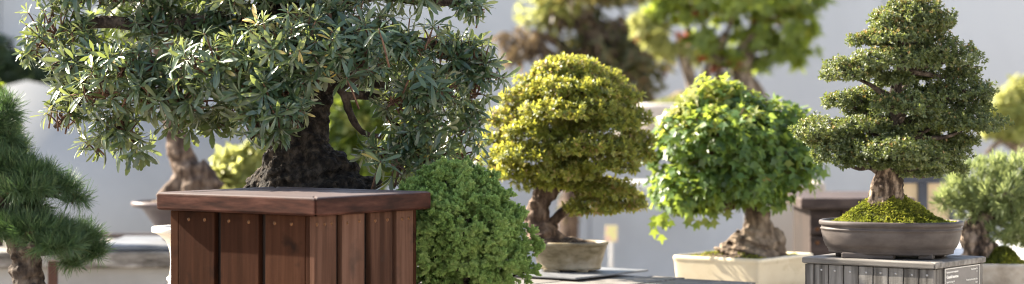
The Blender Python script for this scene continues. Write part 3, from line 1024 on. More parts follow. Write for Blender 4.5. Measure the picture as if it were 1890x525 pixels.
for q in ln:
    tubes('branch', [q], MT['bark_brown'], ta, baseA, 4, 7, .2)
tubes('branch_network', twig_lines(padsA, P, I, None, .10, .0028, .001), MT['bark_limb'], ta, baseA, 2, 4, 0)

# 3. trident maple
YQ = cm.y
baseM = np.array((cm.x, cm.y, zm + mh))
tm = thing('trident_maple_bonsai', 'leafy green trident maple bonsai above the cream rectangular pot', 'bonsai tree', tuple(baseM))
roots = [PX([(1386, 479, 64), (1389, 468, 58), (1392, 456, 48), (1396, 438, 36), (1400, 415, 26), (1395, 390, 22), (1378, 350, 19), (1365, 300, 18), (1350, 240, 13), (1340, 190, 9)], YQ)]
for (x1, dy, rr) in ((1320, -.01, 7), (1352, -.05, 7), (1408, -.07, 7), (1428, -.06, 7), (1446, -.02, 8)):
    x0 = 1385 + (x1 - 1385) * .30
    roots.append(PX([(x0, 426, 6, dy * .3), (x0 + (x1 - x0) * .36, 444, 6.5, dy * .55), (x0 + (x1 - x0) * .68, 457, 6, dy * .85), (x1, 470, rr * .6, dy), (x1 + (x1 - x0) * .08, 477, rr * .4, dy)], YQ))
roots.append(PX([(1428, 424, 10, -.01), (1437, 438, 11, -.02), (1438, 456, 11, -.02), (1442, 474, 9, -.02)], YQ))
tubes('trunk', roots, MT['bark_tan'], tm, baseM, 6, 12, .35, .0038, (('CLOUDS', .02, .010),))
mp_ = [(1312, 182, 52, 36), (1345, 190, 60, 34), (1258, 228, 40, 46, -.03), (1392, 216, 66, 40), (1448, 245, 55, 48), (1330, 255, 105, 62, -.10), (1240, 300, 38, 55), (1285, 340, 76, 46, -.09), (1244, 362, 36, 34, -.02),
       (1360, 330, 80, 44, -.12), (1435, 312, 58, 50, -.06), (1482, 296, 36, 44), (1405, 362, 50, 20, -.06), (1340, 260, 110, 70, .12), (1420, 290, 70, 60, .12), (1300, 375, 40, 22, -.04)]
padsM = pads_px(mp_, YQ, .85)
lv = Leaves()
tl = [tri_leaf(.2, .25), tri_leaf(.05, .1), tri_leaf(.35, .4)]
P, D, I = shoots(padsM, 2100, .45, .25, .40, 18, -.72, .8)
N_ = len(P)
tops = np.clip((P[:, 2] - W(0, 240, YQ).z) / .14, 0, 1)
lefts = np.clip((W(1400, 0, YQ).x - P[:, 0]) / .25, 0, 1)
young = np.where(RNG.random(N_) < 1.1 * tops * (.4 + .6 * lefts), RNG.uniform(.2, .9, N_), 0)  # yellow tint weighted to upper left, painting sunlight onto the crown
for k in range(4):
    keep = RNG.random(N_) > .1
    pos = P + RNG.normal(0, .010, (N_, 3))
    d = D * .55 + RNG.normal(0, .38, (N_, 3)) + np.array((0, 0, -.55))
    nn = D + np.array((0, -.1, .55)) + RNG.normal(0, .28, (N_, 3))
    lv.add(tl[k % 3], pos[keep], norm(d)[keep], norm(nn)[keep], (.034 * RNG.uniform(.55, 1.2, N_))[keep], RNG.random(N_)[keep], young[keep])
# hanging sprays at lower left
for (px, py) in ((1213, 398), (1222, 408), (1208, 412), (1230, 400), (1240, 405), (1218, 395), (1226, 392), (1236, 392), (1300, 404), (1318, 398), (1345, 392), (1210, 424), (1262, 402), (1280, 400)):
    w = np.array(W(px, py, YQ - .08))
    lv.add(tl[1], w[None] + RNG.normal(0, .01, (2, 3)), norm(np.array([[.1, -.2, -1], [-.3, -.1, -1.]])), norm(np.array([[.1, -1, .4], [-.2, -1, .3]])), np.array([.034, .03]), RNG.random(2) * .4 + .5, np.array([.3, .0]))
lv.build('crown', LF['maple'], tm, baseM, smooth=False)
for (c, r) in padsM:
    tubes('branch', [limb_to(np.array(W(1372, min(375, 175 + (H - c[2]) * F / YQ + 45), YQ)), c, .011, .004, .02, .1)], MT['bark_brown'], tm, baseM, 4, 7, .2)
tubes('branch_network', twig_lines(padsM, P, I, None, .10, .003, .001), MT['twig'], tm, baseM, 2, 4, 0)

# 4. juniper dome beside the hardwood stand
YJ = 6.0
baseJ = np.array(W(850, 560, YJ))
tj = thing('juniper_bonsai', 'dense rounded bright green juniper bonsai tucked behind the hardwood pedestal', 'bonsai tree', tuple(baseJ))
ju = [(835, 362, 84, 64), (892, 385, 60, 62, -.01), (778, 388, 56, 60, -.02), (840, 408, 104, 66, -.07), (925, 425, 54, 58, -.02), (962, 455, 34, 44), (800, 450, 80, 56, -.05), (880, 460, 80, 50, -.08), (830, 380, 90, 60, .10),
      (830, 330, 50, 32, -.02), (905, 485, 62, 32, -.05), (800, 508, 56, 26, -.02), (868, 516, 70, 26, -.05), (940, 498, 44, 28, -.02), (760, 490, 40, 44, .02), (850, 410, 60, 46, -.12)]
padsJ = pads_px([(p[0], p[1] + 4, p[2] * .95, p[3] * .95) + tuple(p[4:]) for p in ju], YJ, .85)
spr = [cone_sprig(s) for s in range(5)]
lv = Leaves()
P, D, I = shoots(padsJ, 760, .18, .35, .30, 30, -.85)
N_ = len(P)
for k in range(15):
    dd = norm(RNG.normal(0, .75, (N_, 3)) + D)
    pp = P + dd * (RNG.uniform(.002, .013, N_))[:, None]
    vv = np.clip(.5 + .22 * RNG.normal(size=N_), 0, 1)
    for q in range(5):
        s_ = np.nonzero(np.arange(N_) % 5 == (q + k) % 5)[0]
        lv.add(spr[q], pp[s_], dd[s_] + RNG.normal(0, .15, (len(s_), 3)), norm(RNG.normal(size=(len(s_), 3))), .0175 * RNG.uniform(.7, 1.3, len(s_)), vv[s_])
P2, D2, I2 = shoots(padsJ, 1500, .55, .3, .3, 34, -.85)
for k in range(5):
    s_ = np.arange(k, len(P2), 5)
    lv.add(spr[k], P2[s_], D2[s_], norm(RNG.normal(size=(len(s_), 3))), .021 * RNG.uniform(.7, 1.25, len(s_)), RNG.random(len(s_)) * .4)
lv.build('crown', LF['juniper'], tj, baseJ, smooth=False)
tubes('trunk', [PX([(848, 580, 30), (846, 540, 24), (842, 505, 18), (838, 460, 13), (835, 410, 9)], YJ)] , MT['bark_limb'], tj, baseJ, 5, 12, .3, .004, (('CLOUDS', .03, .012),))
jl = []
for (c, r) in padsJ:
    jl.append(limb_to(np.array(W(843, 508, YJ)), c + np.array((0, 0, -.2 * r[2])), .009, .003, .02, .12))
for (px, py, dy) in ((775, 508, -.05), (800, 512, -.08), (870, 515, -.1), (905, 512, -.05)):
    jl.append(limb_to(np.array(W(846, 525, YJ)), np.array(W(px, py - 30, YJ)) + np.array((0, dy, 0)), .008, .003, .1, .12))
for q in jl:
    tubes('branch', [q], MT['bark_limb'], tj, baseJ, 4, 7, .2)
tubes('branch_network', twig_lines(padsJ, P, I, None, .06, .0025, .001), MT['bark_limb'], tj, baseJ, 2, 4, 0)
tJp, lJ, wJ = pot('round_pot', 'dark clay pot below the rounded juniper', (baseJ[0], baseJ[1], baseJ[2] - .10), 0, .17, .17, 2, .1, MT['brown_pot'], [(.05, 0), (.03, .3), (.01, .8), (0, .9), (0, 1)])
mound('soil', .155, .155, 2, .093, .012, MT['soil'], tJp, (0, 0), .006, 46, 1.0)
stJ, *_ = stand('juniper_stand', 'brown timber stand beneath the dark clay juniper pot', Vector((baseJ[0] + .04, baseJ[1] - .235, baseJ[2] - .1005)), .30, .30, .03, .01, [(-.13, -.045, []), (-.04, .045, []), (.05, .123, [])], [(-.123, -.05, []), (-.045, .04, []), (.045, .12, [])],
              (MT['brown_wood'],) * 4)

# 5. pine at far left
YN = 5.65
baseN = np.array(W(52, 600, YN))
tn = thing('pine_bonsai', 'dark green long-needled pine bonsai cut off by the left edge', 'bonsai tree', tuple(baseN))
tubes('trunk', [PX([(60, 620, 42), (58, 560, 33), (54, 520, 30), (48, 485, 28), (42, 455, 26), (20, 420, 22), (-10, 370, 19), (-30, 300, 15), (-25, 230, 9)], YN)], MT['bark_limb'], tn, baseN, 6, 14, .35, .004, (('CLOUDS', .03, .016), ('VORONOI', .02, .010)))
for bl in (PX([(42, 460, 12), (80, 464, 9), (120, 460, 6), (150, 456, 4)], YN), PX([(-8, 368, 9, .03), (50, 362, 6, .03), (90, 362, 4, .02), (120, 368, 2.5)], YN), PX([(-26, 280, 8), (-5, 262, 6), (20, 235, 4)], YN),
           PX([(44, 462, 12, -.02), (60, 455, 9, -.07), (80, 445, 6, -.12)], YN)):
    tubes('branch', [bl], MT['bark_limb'], tn, baseN, 5, 8, .25, None)
pn = [(5, 205, 26, 22), (-20, 230, 46, 26), (12, 252, 24, 10, -.02), (5, 305, 56, 22, -.02), (60, 322, 52, 18, -.02), (105, 345, 38, 13), (136, 366, 22, 7), (-30, 310, 50, 30), (60, 345, 50, 10, -.06),
      (20, 418, 56, 20, -.04), (85, 420, 56, 20, -.06), (140, 436, 38, 20), (168, 456, 20, 18), (110, 448, 50, 14, -.08), (-40, 410, 56, 30), (135, 482, 22, 8, -.02), (180, 468, 18, 12), (25, 372, 50, 14, .05), (40, 386, 36, 8, .05), (-10, 350, 50, 20, .03), (20, 275, 26, 12, .02)]
padsN = pads_px(pn, YN, .9)
lv = Leaves()
P, D, I = shoots(padsN, 1250, .6, .35, .2, 22, -.7)
# upper halves denser; needles sweep outwards and up
need = leaf_strip([(0, .010), (.25, .016), (.6, .014), (.85, .010), (1, .001)], .55, .14)
N_ = len(P)
u, v = perp(D)
for k in range(32):
    az_ = RNG.random(N_) * 6.28
    tl_ = np.radians(RNG.uniform(12, 62, N_))
    side = np.cos(az_)[:, None] * u + np.sin(az_)[:, None] * v
    d = np.cos(tl_)[:, None] * D + np.sin(tl_)[:, None] * side + np.array((0, 0, .05))
    pos = P - D * (RNG.random(N_) * .022)[:, None]
    lv.add(need, pos, d, norm(side + RNG.normal(0, .4, (N_, 3))), .045 * RNG.uniform(.55, 1.15, N_), np.clip(RNG.random(N_), 0, 1))
lv.build('crown', LF['pine'], tn, baseN)
tubes('branch_network', twig_lines(padsN, P - D * .02, I, None, .35, .0035, .0016), MT['twig'], tn, baseN, 2, 5, 0)
tNp, _, wN = pot('training_pot', 'dark clay pot below the pine at the left', (baseN[0], baseN[1], baseN[2] - .12), 0, .22, .16, 2.4, .12, MT['brown_pot'], [(.05, 0), (.03, .3), (.01, .8), (0, .9), (0, 1)])
mound('soil', .205, .145, 2.4, .112, .012, MT['soil'], tNp, (0, 0), .006, 46, 1.0)
stand('pine_stand', 'brown timber stand beneath the pine pot', Vector((baseN[0] + .04, baseN[1] - .26, baseN[2] - .1205)), .36, .36, .03, .01, [(-.16, -.06, []), (-.05, .045, []), (.055, .152, [])], [(-.152, -.06, []), (-.05, .05, []), (.06, .15, [])], (MT['brown_wood'],) * 4)

# 6. banksia, the large tree behind the hardwood stand
YK = 6.3
baseK = np.array(W(572, 352, YK))
tk = thing('banksia_bonsai', 'big spreading banksia bonsai with leathery dark leaves and thick black corky trunk', 'bonsai tree', tuple(baseK))
tr = [PX([(572, 400, 150), (572, 365, 124), (568, 340, 104), (560, 312, 80), (552, 285, 62), (547, 258, 52), (540, 225, 44), (530, 170, 40), (516, 100, 34), (505, 30, 28), (510, -60, 22), (520, -140, 14)], YK),
      PX([(690, 362, 12), (668, 352, 20), (630, 335, 32), (590, 305, 40)], YK),
      PX([(450, 358, 12), (475, 348, 24), (510, 320, 36)], YK),
      PX([(560, 290, 30), (572, 250, 31), (580, 212, 27), (588, 180, 24), (600, 158, 20), (618, 148, 15)], YK)]
tubes('trunk', tr, MT['bark_dark'], tk, baseK, 6, 18, .3, .0055, (('VORONOI', .030, .020), ('CLOUDS', .012, .014)))
bl = [[(600, 158, 19), (635, 150, 14), (680, 152, 11), (740, 160, 9), (800, 140, 7), (870, 110, 5)],
      [(622, 158, 8, -.02), (638, 178, 7.5, -.03), (645, 205, 7, -.03), (658, 228, 6, -.04), (676, 246, 5, -.05), (705, 252, 4, -.06)],
      [(636, 180, 8, -.03), (668, 176, 8, -.03), (700, 180, 7, -.03), (712, 196, 6.5, -.03), (722, 222, 6, -.03), (760, 255, 5, -.03), (800, 275, 4, -.03)],
      [(520, 252, 30), (488, 228, 27), (462, 200, 24), (440, 170, 21), (400, 130, 17), (330, 110, 13), (240, 130, 10), (170, 150, 7)],
      [(515, 90, 24), (440, 50, 20), (360, 40, 18), (280, 48, 15), (190, 40, 11), (110, 55, 7)],
      [(506, 30, 22), (600, 10, 18), (690, -10, 14), (790, 0, 11), (860, 5, 7)],
      [(590, 178, 12), (640, 120, 12), (720, 80, 10), (820, 85, 8), (900, 110, 5)],
      [(440, 170, 12), (400, 210, 9), (370, 230, 6)], [(240, 130, 8), (210, 190, 7), (235, 240, 5), (255, 265, 4)], [(170, 150, 6), (140, 200, 5), (100, 235, 4)],
      [(800, 140, 6), (840, 190, 5), (850, 250, 4)], [(516, 90, 14, -.03), (540, 80, 12, -.12), (580, 100, 9, -.22), (600, 120, 6, -.30)], [(530, 170, 12, -.03), (500, 180, 9, -.14), (500, 205, 6, -.22)]]
for b in bl:
    tubes('branch', [PX(b, YK)], MT['bark_limb'], tk, baseK, 6, 10, .3, None)
bk = [(105, 50, 58, 45), (70, 85, 26, 30), (165, 105, 80, 42, -.05), (150, 160, 60, 34, .02), (118, 215, 36, 26), (225, 165, 78, 46, -.12), (225, 225, 60, 42, -.05), (250, 270, 30, 24), (175, 262, 26, 18),
      (290, 40, 105, 46, .05), (270, 120, 70, 36, -.15), (345, 175, 85, 44, -.15), (340, 215, 40, 30, -.05), (405, 215, 48, 36, -.05), (440, 120, 90, 60, -.25), (420, 45, 90, 50, .0), (360, 110, 60, 50, .1),
      (180, -25, 130, 34), (340, -35, 120, 40), (500, -30, 130, 44, -.1), (640, -30, 120, 44), (770, -25, 90, 40), (860, 5, 34, 30), (880, 22, 22, 20),
      (560, 85, 105, 62, -.28), (520, 165, 70, 40, -.30), (510, 215, 46, 28, -.30), (640, 60, 90, 60, -.15), (660, 120, 60, 34, -.22), (720, 80, 90, 55, -.10), (800, 90, 76, 50), (870, 100, 52, 38), (905, 130, 32, 34),
      (870, 160, 46, 46), (800, 165, 70, 46, -.1), (745, 185, 46, 30, -.1), (850, 225, 42, 46), (775, 235, 60, 44, -.05), (720, 275, 46, 28, -.08), (790, 285, 56, 32, -.06), (855, 278, 36, 28), (735, 310, 34, 18, -.12),
      (545, 185, 46, 26, -.30), (548, 208, 44, 26, -.34), (500, 232, 34, 20, -.32), (596, 128, 40, 26, -.28), (505, -95, 120, 44), (400, -80, 100, 34), (620, -85, 110, 36), (515, -150, 70, 26)]
padsK = pads_px([(p[0], p[1], p[2] * .93, p[3] * .88) + tuple(p[4:]) for p in bk], YK, .75)
bl_st = [(0, .02), (.12, .028), (.35, .062), (.58, .094), (.76, .102), (.9, .07), (1, .012)]
btm = [leaf_strip(bl_st, .22, .18), leaf_strip(bl_st, .35, .42), leaf_strip(bl_st, .15, .02, .3), leaf_strip(bl_st, .28, .30, -.4)]
tooth = [(0, .022), (.12, .03), (.3, .07), (.42, .12), (.46, .095), (.6, .15), (.64, .115), (.78, .145), (.82, .10), (.92, .085), (1, .01)]
btm2 = [leaf_strip(tooth, .25, .25), leaf_strip(tooth, .1, .1, .2)]
lv = Leaves()
P, D, I = shoots(padsK, 1650, .5, .25, .55, 9, -.95, .8)
size = M(33, YK)
whorls(lv, btm, P, D, 9, size, (42, 116), .22, .22, svar=.38)
whorls(lv, btm, P + D * .006, D, 3, size * .55, (8, 45), .0, .15, var=np.clip(RNG.normal(.85, .12, len(P)), 0, .97))
# big single rosettes that show in the photograph
sp_p = [(702, 300), (612, 60), (640, 145), (575, 95), (765, 130), (700, 55)]
Pb = np.array([np.array(W(px, py, YK - .32)) for px, py in sp_p])
Db = norm(np.array([(0.1, -.6, .65)] * len(sp_p)) + RNG.normal(0, .35, (len(sp_p), 3)))
whorls(lv, btm, Pb, Db, 9, M(42, YK), (60, 105), .25, .12, svar=.1)
Pt = np.array([np.array(W(px, py, YK - .1)) for px, py in ((252, 275), (240, 288), (262, 280), (225, 262), (392, 238), (350, 240))])
whorls(lv, btm2, Pt, norm(RNG.normal(0, .4, (6, 3)) + np.array((0, -.4, -.6))), 6, M(36, YK), (30, 90), .5, .15)
lv.build('crown', LF['banksia'], tk, baseK)
stem = []
for p, d in zip(P, D):
    stem.append([(*(p - d * .05 + np.array((0, 0, -.012))), .0026), (*(p - d * .02), .0022), (*(p + d * .004), .0018)])
for p, d in zip(Pb, Db):
    stem.append([(*(p - d * .09 + np.array((0, .02, -.01))), .003), (*(p - d * .04), .0026), (*(p + d * .004), .002)])
stem += twig_lines(padsK, P - D * .05, I, None, .4, .0042, .0026)
tubes('branch_network', stem, MT['twig'], tk, baseK, 2, 5, 0)
# its low pot and stand, behind the hardwood stand
tKp, _, wK = pot('low_pot', 'low dark pot under the black corky banksia trunk', (baseK[0], baseK[1], baseK[2] - .075), -TH, .27, .20, 2.6, .07, MT['brown_pot'], [(.05, 0), (.03, .3), (.01, .8), (0, .9), (0, 1)])
mound('soil', .255, .185, 2.6, .062, .02, MT['soil'], tKp, (0, 0), .006, 46, 1.0)
Ls_ = Vector((baseK[0], baseK[1], baseK[2] - .0755)) - L2 * .24 - R2 * .19
stand('banksia_stand', 'brown timber stand hidden behind the hardwood pedestal', Ls_, .48, .38, .035, .012, [(-.22, -.08, []), (-.07, .07, []), (.08, .21, [])], [(-.16, -.06, []), (-.05, .05, []), (.06, .16, [])], (MT['brown_wood'],) * 4)

# ------------------------------------------------------------------ left middle distance
# stone ledge with slab, mauve pot and pale-barked tree
YL = 8.3
le = thing('stone_ledge', 'stained grey stone ledge behind the pine at the left', 'ledge', (W(150, 0, YL).x, YL + .3, 0))
w0 = le.location.x
zt = W(0, 465, YL).z
x0, x1 = W(-60, 0, YL).x - w0 - .6, W(420, 0, YL).x - w0
box('coping', x0, x1, -.30, .42, W(0, 496, YL).z, zt, MT['stone_edge'], le, .008, 2)
box('base_wall', x0 + .02, x1 - .02, -.25, .38, 0, W(0, 496, YL).z - .002, MT['wall_mid'], le, .004)
o = box('dark_slab', W(176, 0, YL).x, W(425, 0, YL).x, YL + .03, YL + .62, zt + .003, W(0, 455, YL).z, MT['slate'], None, .003, 2)
tag(o, 'flat dark grey slab on the stone ledge under the mauve pot', 'slab')
slz = W(0, 455, YL).z
Ym = YL + .33
mp = W(345, 0, Ym)
hh = slz
pz = hh + .003
mhh = W(0, 372, Ym).z - pz
tMv, lv_, wv_ = pot('mauve_pot', 'mauve clay pot with rolled rim, half hidden by the hardwood pedestal', (mp.x, Ym, pz), 0, M(102, Ym), M(80, Ym), 2.3, mhh, MT['mauve_pot'],
    [(M(58, Ym), 0), (M(57, Ym), .05), (M(46, Ym), .3), (M(32, Ym), .58), (M(22, Ym), .78), (M(16, Ym), .84), (M(3, Ym), .87), (0, .91), (0, .97), (M(2, Ym), 1)])
mound('soil', M(102, Ym) - wv_, M(80, Ym) - wv_, 2.3, mhh - .008, .03, MT['soil'], tMv, (0, 0), .006, 30, 1.0)
baseG = np.array((mp.x, Ym, pz + mhh))
tg = thing('pale_trunk_bonsai', 'blurred bonsai with leaning pale grey trunk rising from the mauve pot', 'bonsai tree', tuple(baseG))
tubes('trunk', [PX([(362, 385, 52), (358, 350, 40), (348, 318, 30), (335, 285, 23), (325, 250, 20), (318, 215, 19), (310, 170, 18), (296, 110, 16), (300, 40, 12), (320, -30, 9)], Ym),
                PX([(300, 372, 14), (325, 350, 22), (345, 325, 24)], Ym), PX([(405, 350, 12), (385, 335, 22), (360, 312, 26)], Ym)],
      MT['bark_brown'], tg, baseG, 5, 12, .3, .007, (('CLOUDS', .05, .025),))
padsG = pads_px([(300, 20, 110, 40), (230, 50, 70, 34), (390, 40, 80, 40), (320, -30, 120, 40)], Ym, .7)
lv = Leaves()
P, D, I = shoots(padsG, 420, .5, .3, .2, 10)
whorls(lv, azl, P, D, 7, .045, (45, 95), .1, .2)
lv.build('crown', LF['mid_green'], tg, baseG)
for (c, r) in padsG:
    tubes('branch', [limb_to(np.array(W(300, 90, Ym)), c, .02, .007, .02, .1)], MT['bark_brown'], tg, baseG, 4, 7, .2)

# ivory cascade pot, just left of the hardwood stand
YV = 6.7
vz = W(0, 545, YV).z
vh = W(0, 419, YV).z - vz
vp = W(352, 0, YV)
tV, _, wV = pot('cascade_pot', 'tall ivory flared cascade pot at the left of the hardwood pedestal', (vp.x, YV, vz), 0, M(72, YV), M(66, YV), 2.0, vh, MT['ivory_pot'],
    [(M(24, YV), 0), (M(24, YV), .10), (M(27, YV), .14), (M(31, YV), .17), (M(31, YV), .20), (M(28, YV), .22), (M(28, YV), .26), (M(32, YV), .28), (M(34, YV), .36), (M(35, YV), .5), (M(34, YV), .62), (M(31, YV), .72), (M(25, YV), .81), (M(15, YV), .88), (M(7, YV), .91), (M(1, YV), .925), (0, .94), (0, .985), (M(1, YV), 1)])
bm_ = mound('soil', M(72, YV) - .014, M(66, YV) - .014, 2.0, vh - .006, .004, MT['soil'], tV, (0, 0), .004, 46, 1.0)
lathe('inner_rim', M(71, YV), M(65, YV), 2.0, [(.001, vh + .0005), (.03, vh + .0005), (.034, vh - .004)], MT['ivory_pot'], tV, 90, False)
moss_tufts(tV, bm_[1][:1000], 350, .008, MT['moss'])
sv = thing('vase_stand', 'short grey timber post carrying the ivory cascade pot', 'stand', (vp.x, YV, 0))
box('post', -.06, .06, -.06, .06, 0, vz - .024, MT['grey_wood'], sv, .004)
box('top_board', -.1, .1, -.1, .1, vz - .023, vz - .001, MT['grey_wood_flat'], sv, .003)

# red-brown post behind the pine, brown band before the far wall
o = box('timber_post', W(88, 0, 7.6).x, W(104, 0, 7.6).x, 7.6, 7.63, 0, W(0, 482, 7.6).z, MT['red_post'], None, .002)
tag(o, 'slim red-brown timber post behind the pine branch', 'post')
o = box('brown_band', W(150, 0, 10).x, W(330, 0, 10).x, 10, 10.05, W(0, 440, 10).z, W(0, 432, 10).z, MT['brown_wood'], None, .003)
tag(o, 'thin brown band behind the dark slab at the left', 'rail')
for xx in (160, 320):
    pass

# ------------------------------------------------------------------ right middle distance
# brown stand behind, right
YD = 8.4
ns = W(1640, 386, YD)
bs_ = thing('brown_pedestal', 'blurred dull brown pedestal behind the tea tree pot', 'pedestal', (W(1585, 0, YD).x, YD + .3, 0))
bw0 = bs_.location.x
box('cap', W(1478, 0, YD).x - bw0, W(1690, 0, YD).x - bw0, -.30, .30, W(0, 387, YD).z, W(0, 366, YD).z, MT['brown_wood'], bs_, .006, 2)
sx0 = W(1496, 0, YD).x - bw0
sx1 = W(1676, 0, YD).x - bw0
for k in range(3):
    a = sx0 + (sx1 - sx0) * k / 3
    b = sx0 + (sx1 - sx0) * (k + 1) / 3
    zz0, zz1, zz2 = W(0, 388, YD).z, W(0, 434, YD).z, W(0, 438, YD).z
    o = box('slat', a + .002, b - .004, -.27, -.25, zz1, zz0 - .001, MT['brown_wood'], bs_, .002)
    screw('screw', ((a + b) / 2 - .03, -.2706, W(0, 424, YD).z), '-y', .008, MT['copper'], o)
    o = box('slat', a + .002, b - .004, -.27, -.25, .02, zz2, MT['brown_wood'], bs_, .002)
    screw('screw', ((a + b) / 2 - .03, -.2706, W(0, 449, YD).z), '-y', .008, MT['copper'], o)
box('carcass', sx0 + .005, sx1 - .005, -.245, .26, .01, W(0, 388, YD).z - .002, MT['backing'], bs_, .002)

# cream pillar, screen with tan panels
o = box('cream_pillar', W(1392, 0, 9.6).x, W(1524, 0, 9.6).x, 9.6, 9.9, 0, W(0, 338, 9.6).z, MT['cream_wall'], None, .01)
tag(o, 'broad cream rendered pillar between the maple and the brown pedestal', 'pillar')
sc = thing('panel_screen', 'dark framed screen with tan panels behind the tea tree trunk', 'screen', (W(1700, 0, 9.2).x, 9.2, 0))
sw = sc.location.x
zt, zb2 = W(0, 322, 9.2).z, W(0, 420, 9.2).z
box('rail', W(1640, 0, 9.2).x - sw, W(1760, 0, 9.2).x - sw, -.02, .02, W(0, 338, 9.2).z, zt, MT['dark_frame'], sc, .002)
for (a, b) in ((1640, 1648), (1694, 1711), (1752, 1760)):
    box('post', W(a, 0, 9.2).x - sw, W(b, 0, 9.2).x - sw, -.02, .02, 0, W(0, 338, 9.2).z - .001, MT['dark_frame'], sc, .002)
for (a, b) in ((1649, 1693), (1712, 1751)):
    box('panel', W(a, 0, 9.2).x - sw, W(b, 0, 9.2).x - sw, -.006, .006, .15, W(0, 338, 9.2).z - .002, MT['tan_panel'], sc, 0)

# pale bench, stoneware pot, mossy tree at far right
YR = 7.5
pbz = W(0, 476, 8.3).z
pb_ = thing('concrete_bench', 'pale sunlit concrete bench at the far right', 'bench', (W(1860, 0, 8.3).x, 8.3, 0))
box('top', W(1736, 0, 8.3).x - pb_.location.x, 1.0, -.25, 1.0, pbz - .05, pbz, MT['pale_slab'], pb_, .006)
box('base', W(1760, 0, 8.3).x - pb_.location.x, .95, -.15, .9, 0, pbz - .052, MT['wall_mid'], pb_, .006)
rp = W(1860, 0, YR)
rz_ = W(0, 540, YR).z
rh = W(0, 484, YR).z - rz_
tR, _, wR = pot('stoneware_pot', 'rough sandy stoneware pot at the bottom right corner', (rp.x, YR, rz_), R(-10), M(120, YR), M(70, YR), 2.6, rh, MT['tan_pot'], [(.03, 0), (.02, .2), (.008, .6), (.002, .85), (0, .9), (0, .97), (.002, 1)])
ms2 = mound('soil', M(120, YR) - .014, M(70, YR) - .014, 2.6, rh - .004, M(8, YR), MT['soil'], tR, (-.05, 0), .004, 34, 1.1)
cx_ = W(1850, 0, YR).x - rp.x
mm = mound('moss_bed', M(42, YR), M(36, YR), 2, 0, M(30, YR), MT['moss_base'], tR, (0, 0), .004, 34, .7)
mm[0].location = (cx_, -.05, rh - .004)
tf_ = moss_tufts(tR, mm[1], 1800, .008, MT['moss']); tf_.location = (cx_, -.05, rh - .004)
o = thing('stone_stand', 'plain grey timber stand below the stoneware pot', 'stand', (rp.x, YR, 0))
box('top_board', -.24, .24, -.16, .16, rz_ - .03, rz_ - .001, MT['grey_wood_flat'], o, .003)
box('post', -.15, .15, -.1, .1, 0, rz_ - .031, MT['grey_wood'], o, .003)
baseR = np.array((W(1812, 0, YR).x, YR, rz_ + rh))
tr_ = thing('pale_needle_bonsai', 'blurred pale green needle-leaved bonsai with gnarled pale trunk at right edge', 'bonsai tree', tuple(baseR))
tubes('trunk', [PX([(1822, 492, 40), (1812, 468, 34), (1800, 445, 28), (1802, 425, 24), (1818, 405, 20), (1850, 385, 15), (1880, 365, 11), (1900, 345, 8)], YR),
                PX([(1775, 484, 8), (1795, 465, 18), (1805, 445, 20)], YR), PX([(1812, 410, 14), (1800, 385, 10), (1785, 360, 8)], YR)],
      MT['bark_pale'], tr_, baseR, 5, 12, .3, .006, (('CLOUDS', .035, .025),))
padsR = pads_px([(1812, 330, 60, 34), (1770, 360, 36, 30), (1870, 310, 60, 26), (1850, 355, 60, 34, -.05), (1800, 385, 46, 22), (1880, 395, 50, 34, -.03), (1860, 425, 46, 22, -.04), (1930, 350, 60, 50), (1740, 372, 20, 20), (1900, 440, 40, 18)], YR, .8)
lv = Leaves()
P, D, I = shoots(padsR, 900, .5, .5, .2, 16)
N_ = len(P)
need2 = leaf_strip([(0, .02), (.3, .04), (.7, .035), (1, .004)], .4, .08)
u, v = perp(D)
for k in range(16):
    az_ = RNG.random(N_) * 6.28
    tl_ = np.radians(RNG.uniform(10, 65, N_))
    side = np.cos(az_)[:, None] * u + np.sin(az_)[:, None] * v
    d = np.cos(tl_)[:, None] * D + np.sin(tl_)[:, None] * side + np.array((0, 0, .15))
    lv.add(need2, P - D * (RNG.random(N_) * .015)[:, None], d, norm(side + RNG.normal(0, .4, (N_, 3))), .036 * RNG.uniform(.65, 1.15, N_), RNG.random(N_))
lv.build('crown', LF['pale_needle'], tr_, baseR)
for (c, r) in padsR:
    tubes('branch', [limb_to(np.array(W(1835, 395, YR)), c, .012, .004, .02, .12)], MT['bark_tan'], tr_, baseR, 4, 7, .2)


# ------------------------------------------------------------------ far, blurred trees
def far_tree(name, label, Y, trunks, pads, nsh, leafset, nleaf, lsize, mat, bark, tilt=(45, 95), droop=.15, up=.3, base=None, depth=.8, limb_from=None, young=None, lumps=.25, extra=()):
    b = np.array(base)
    t = thing(name, label, 'bonsai tree' if 'bonsai' in label else 'tree', tuple(b))
    tubes('trunk', [PX(q, Y) for q in trunks], bark, t, b, 5, 10, .3, None)
    pd = pads_px(pads, Y, depth)
    lv = Leaves()
    P, D, I = shoots(pd, nsh, .6, up, lumps, 7)
    whorls(lv, leafset, P, D, nleaf, lsize, tilt, droop, .2)
    lv.build('crown', mat, t, b)
    for (emat, epads, en, esz) in extra:
        lv = Leaves()
        P, D, I = shoots(pads_px(epads, Y, depth), en, .7, up, lumps, 7)
        whorls(lv, leafset, P, D, nleaf, esz, tilt, droop, .2)
        lv.build('leaf_spray', emat, t, b)['kind'] = 'stuff'
    if limb_from:
        for (c, r) in pd:
            q = np.array(W(*limb_from, Y))
            tubes('branch', [limb_to(q, c, .018, .006, .02, .1)], bark, t, b, 4, 7, .2)
    return t


five = [five_leaf(.15), five_leaf(.35)]
narrow = [leaf_strip([(0, .03), (.3, .09), (.7, .08), (1, .01)], .3, .3)]
oval = [leaf_strip([(0, .06), (.3, .22), (.65, .24), (1, .02)], .25, .2)]
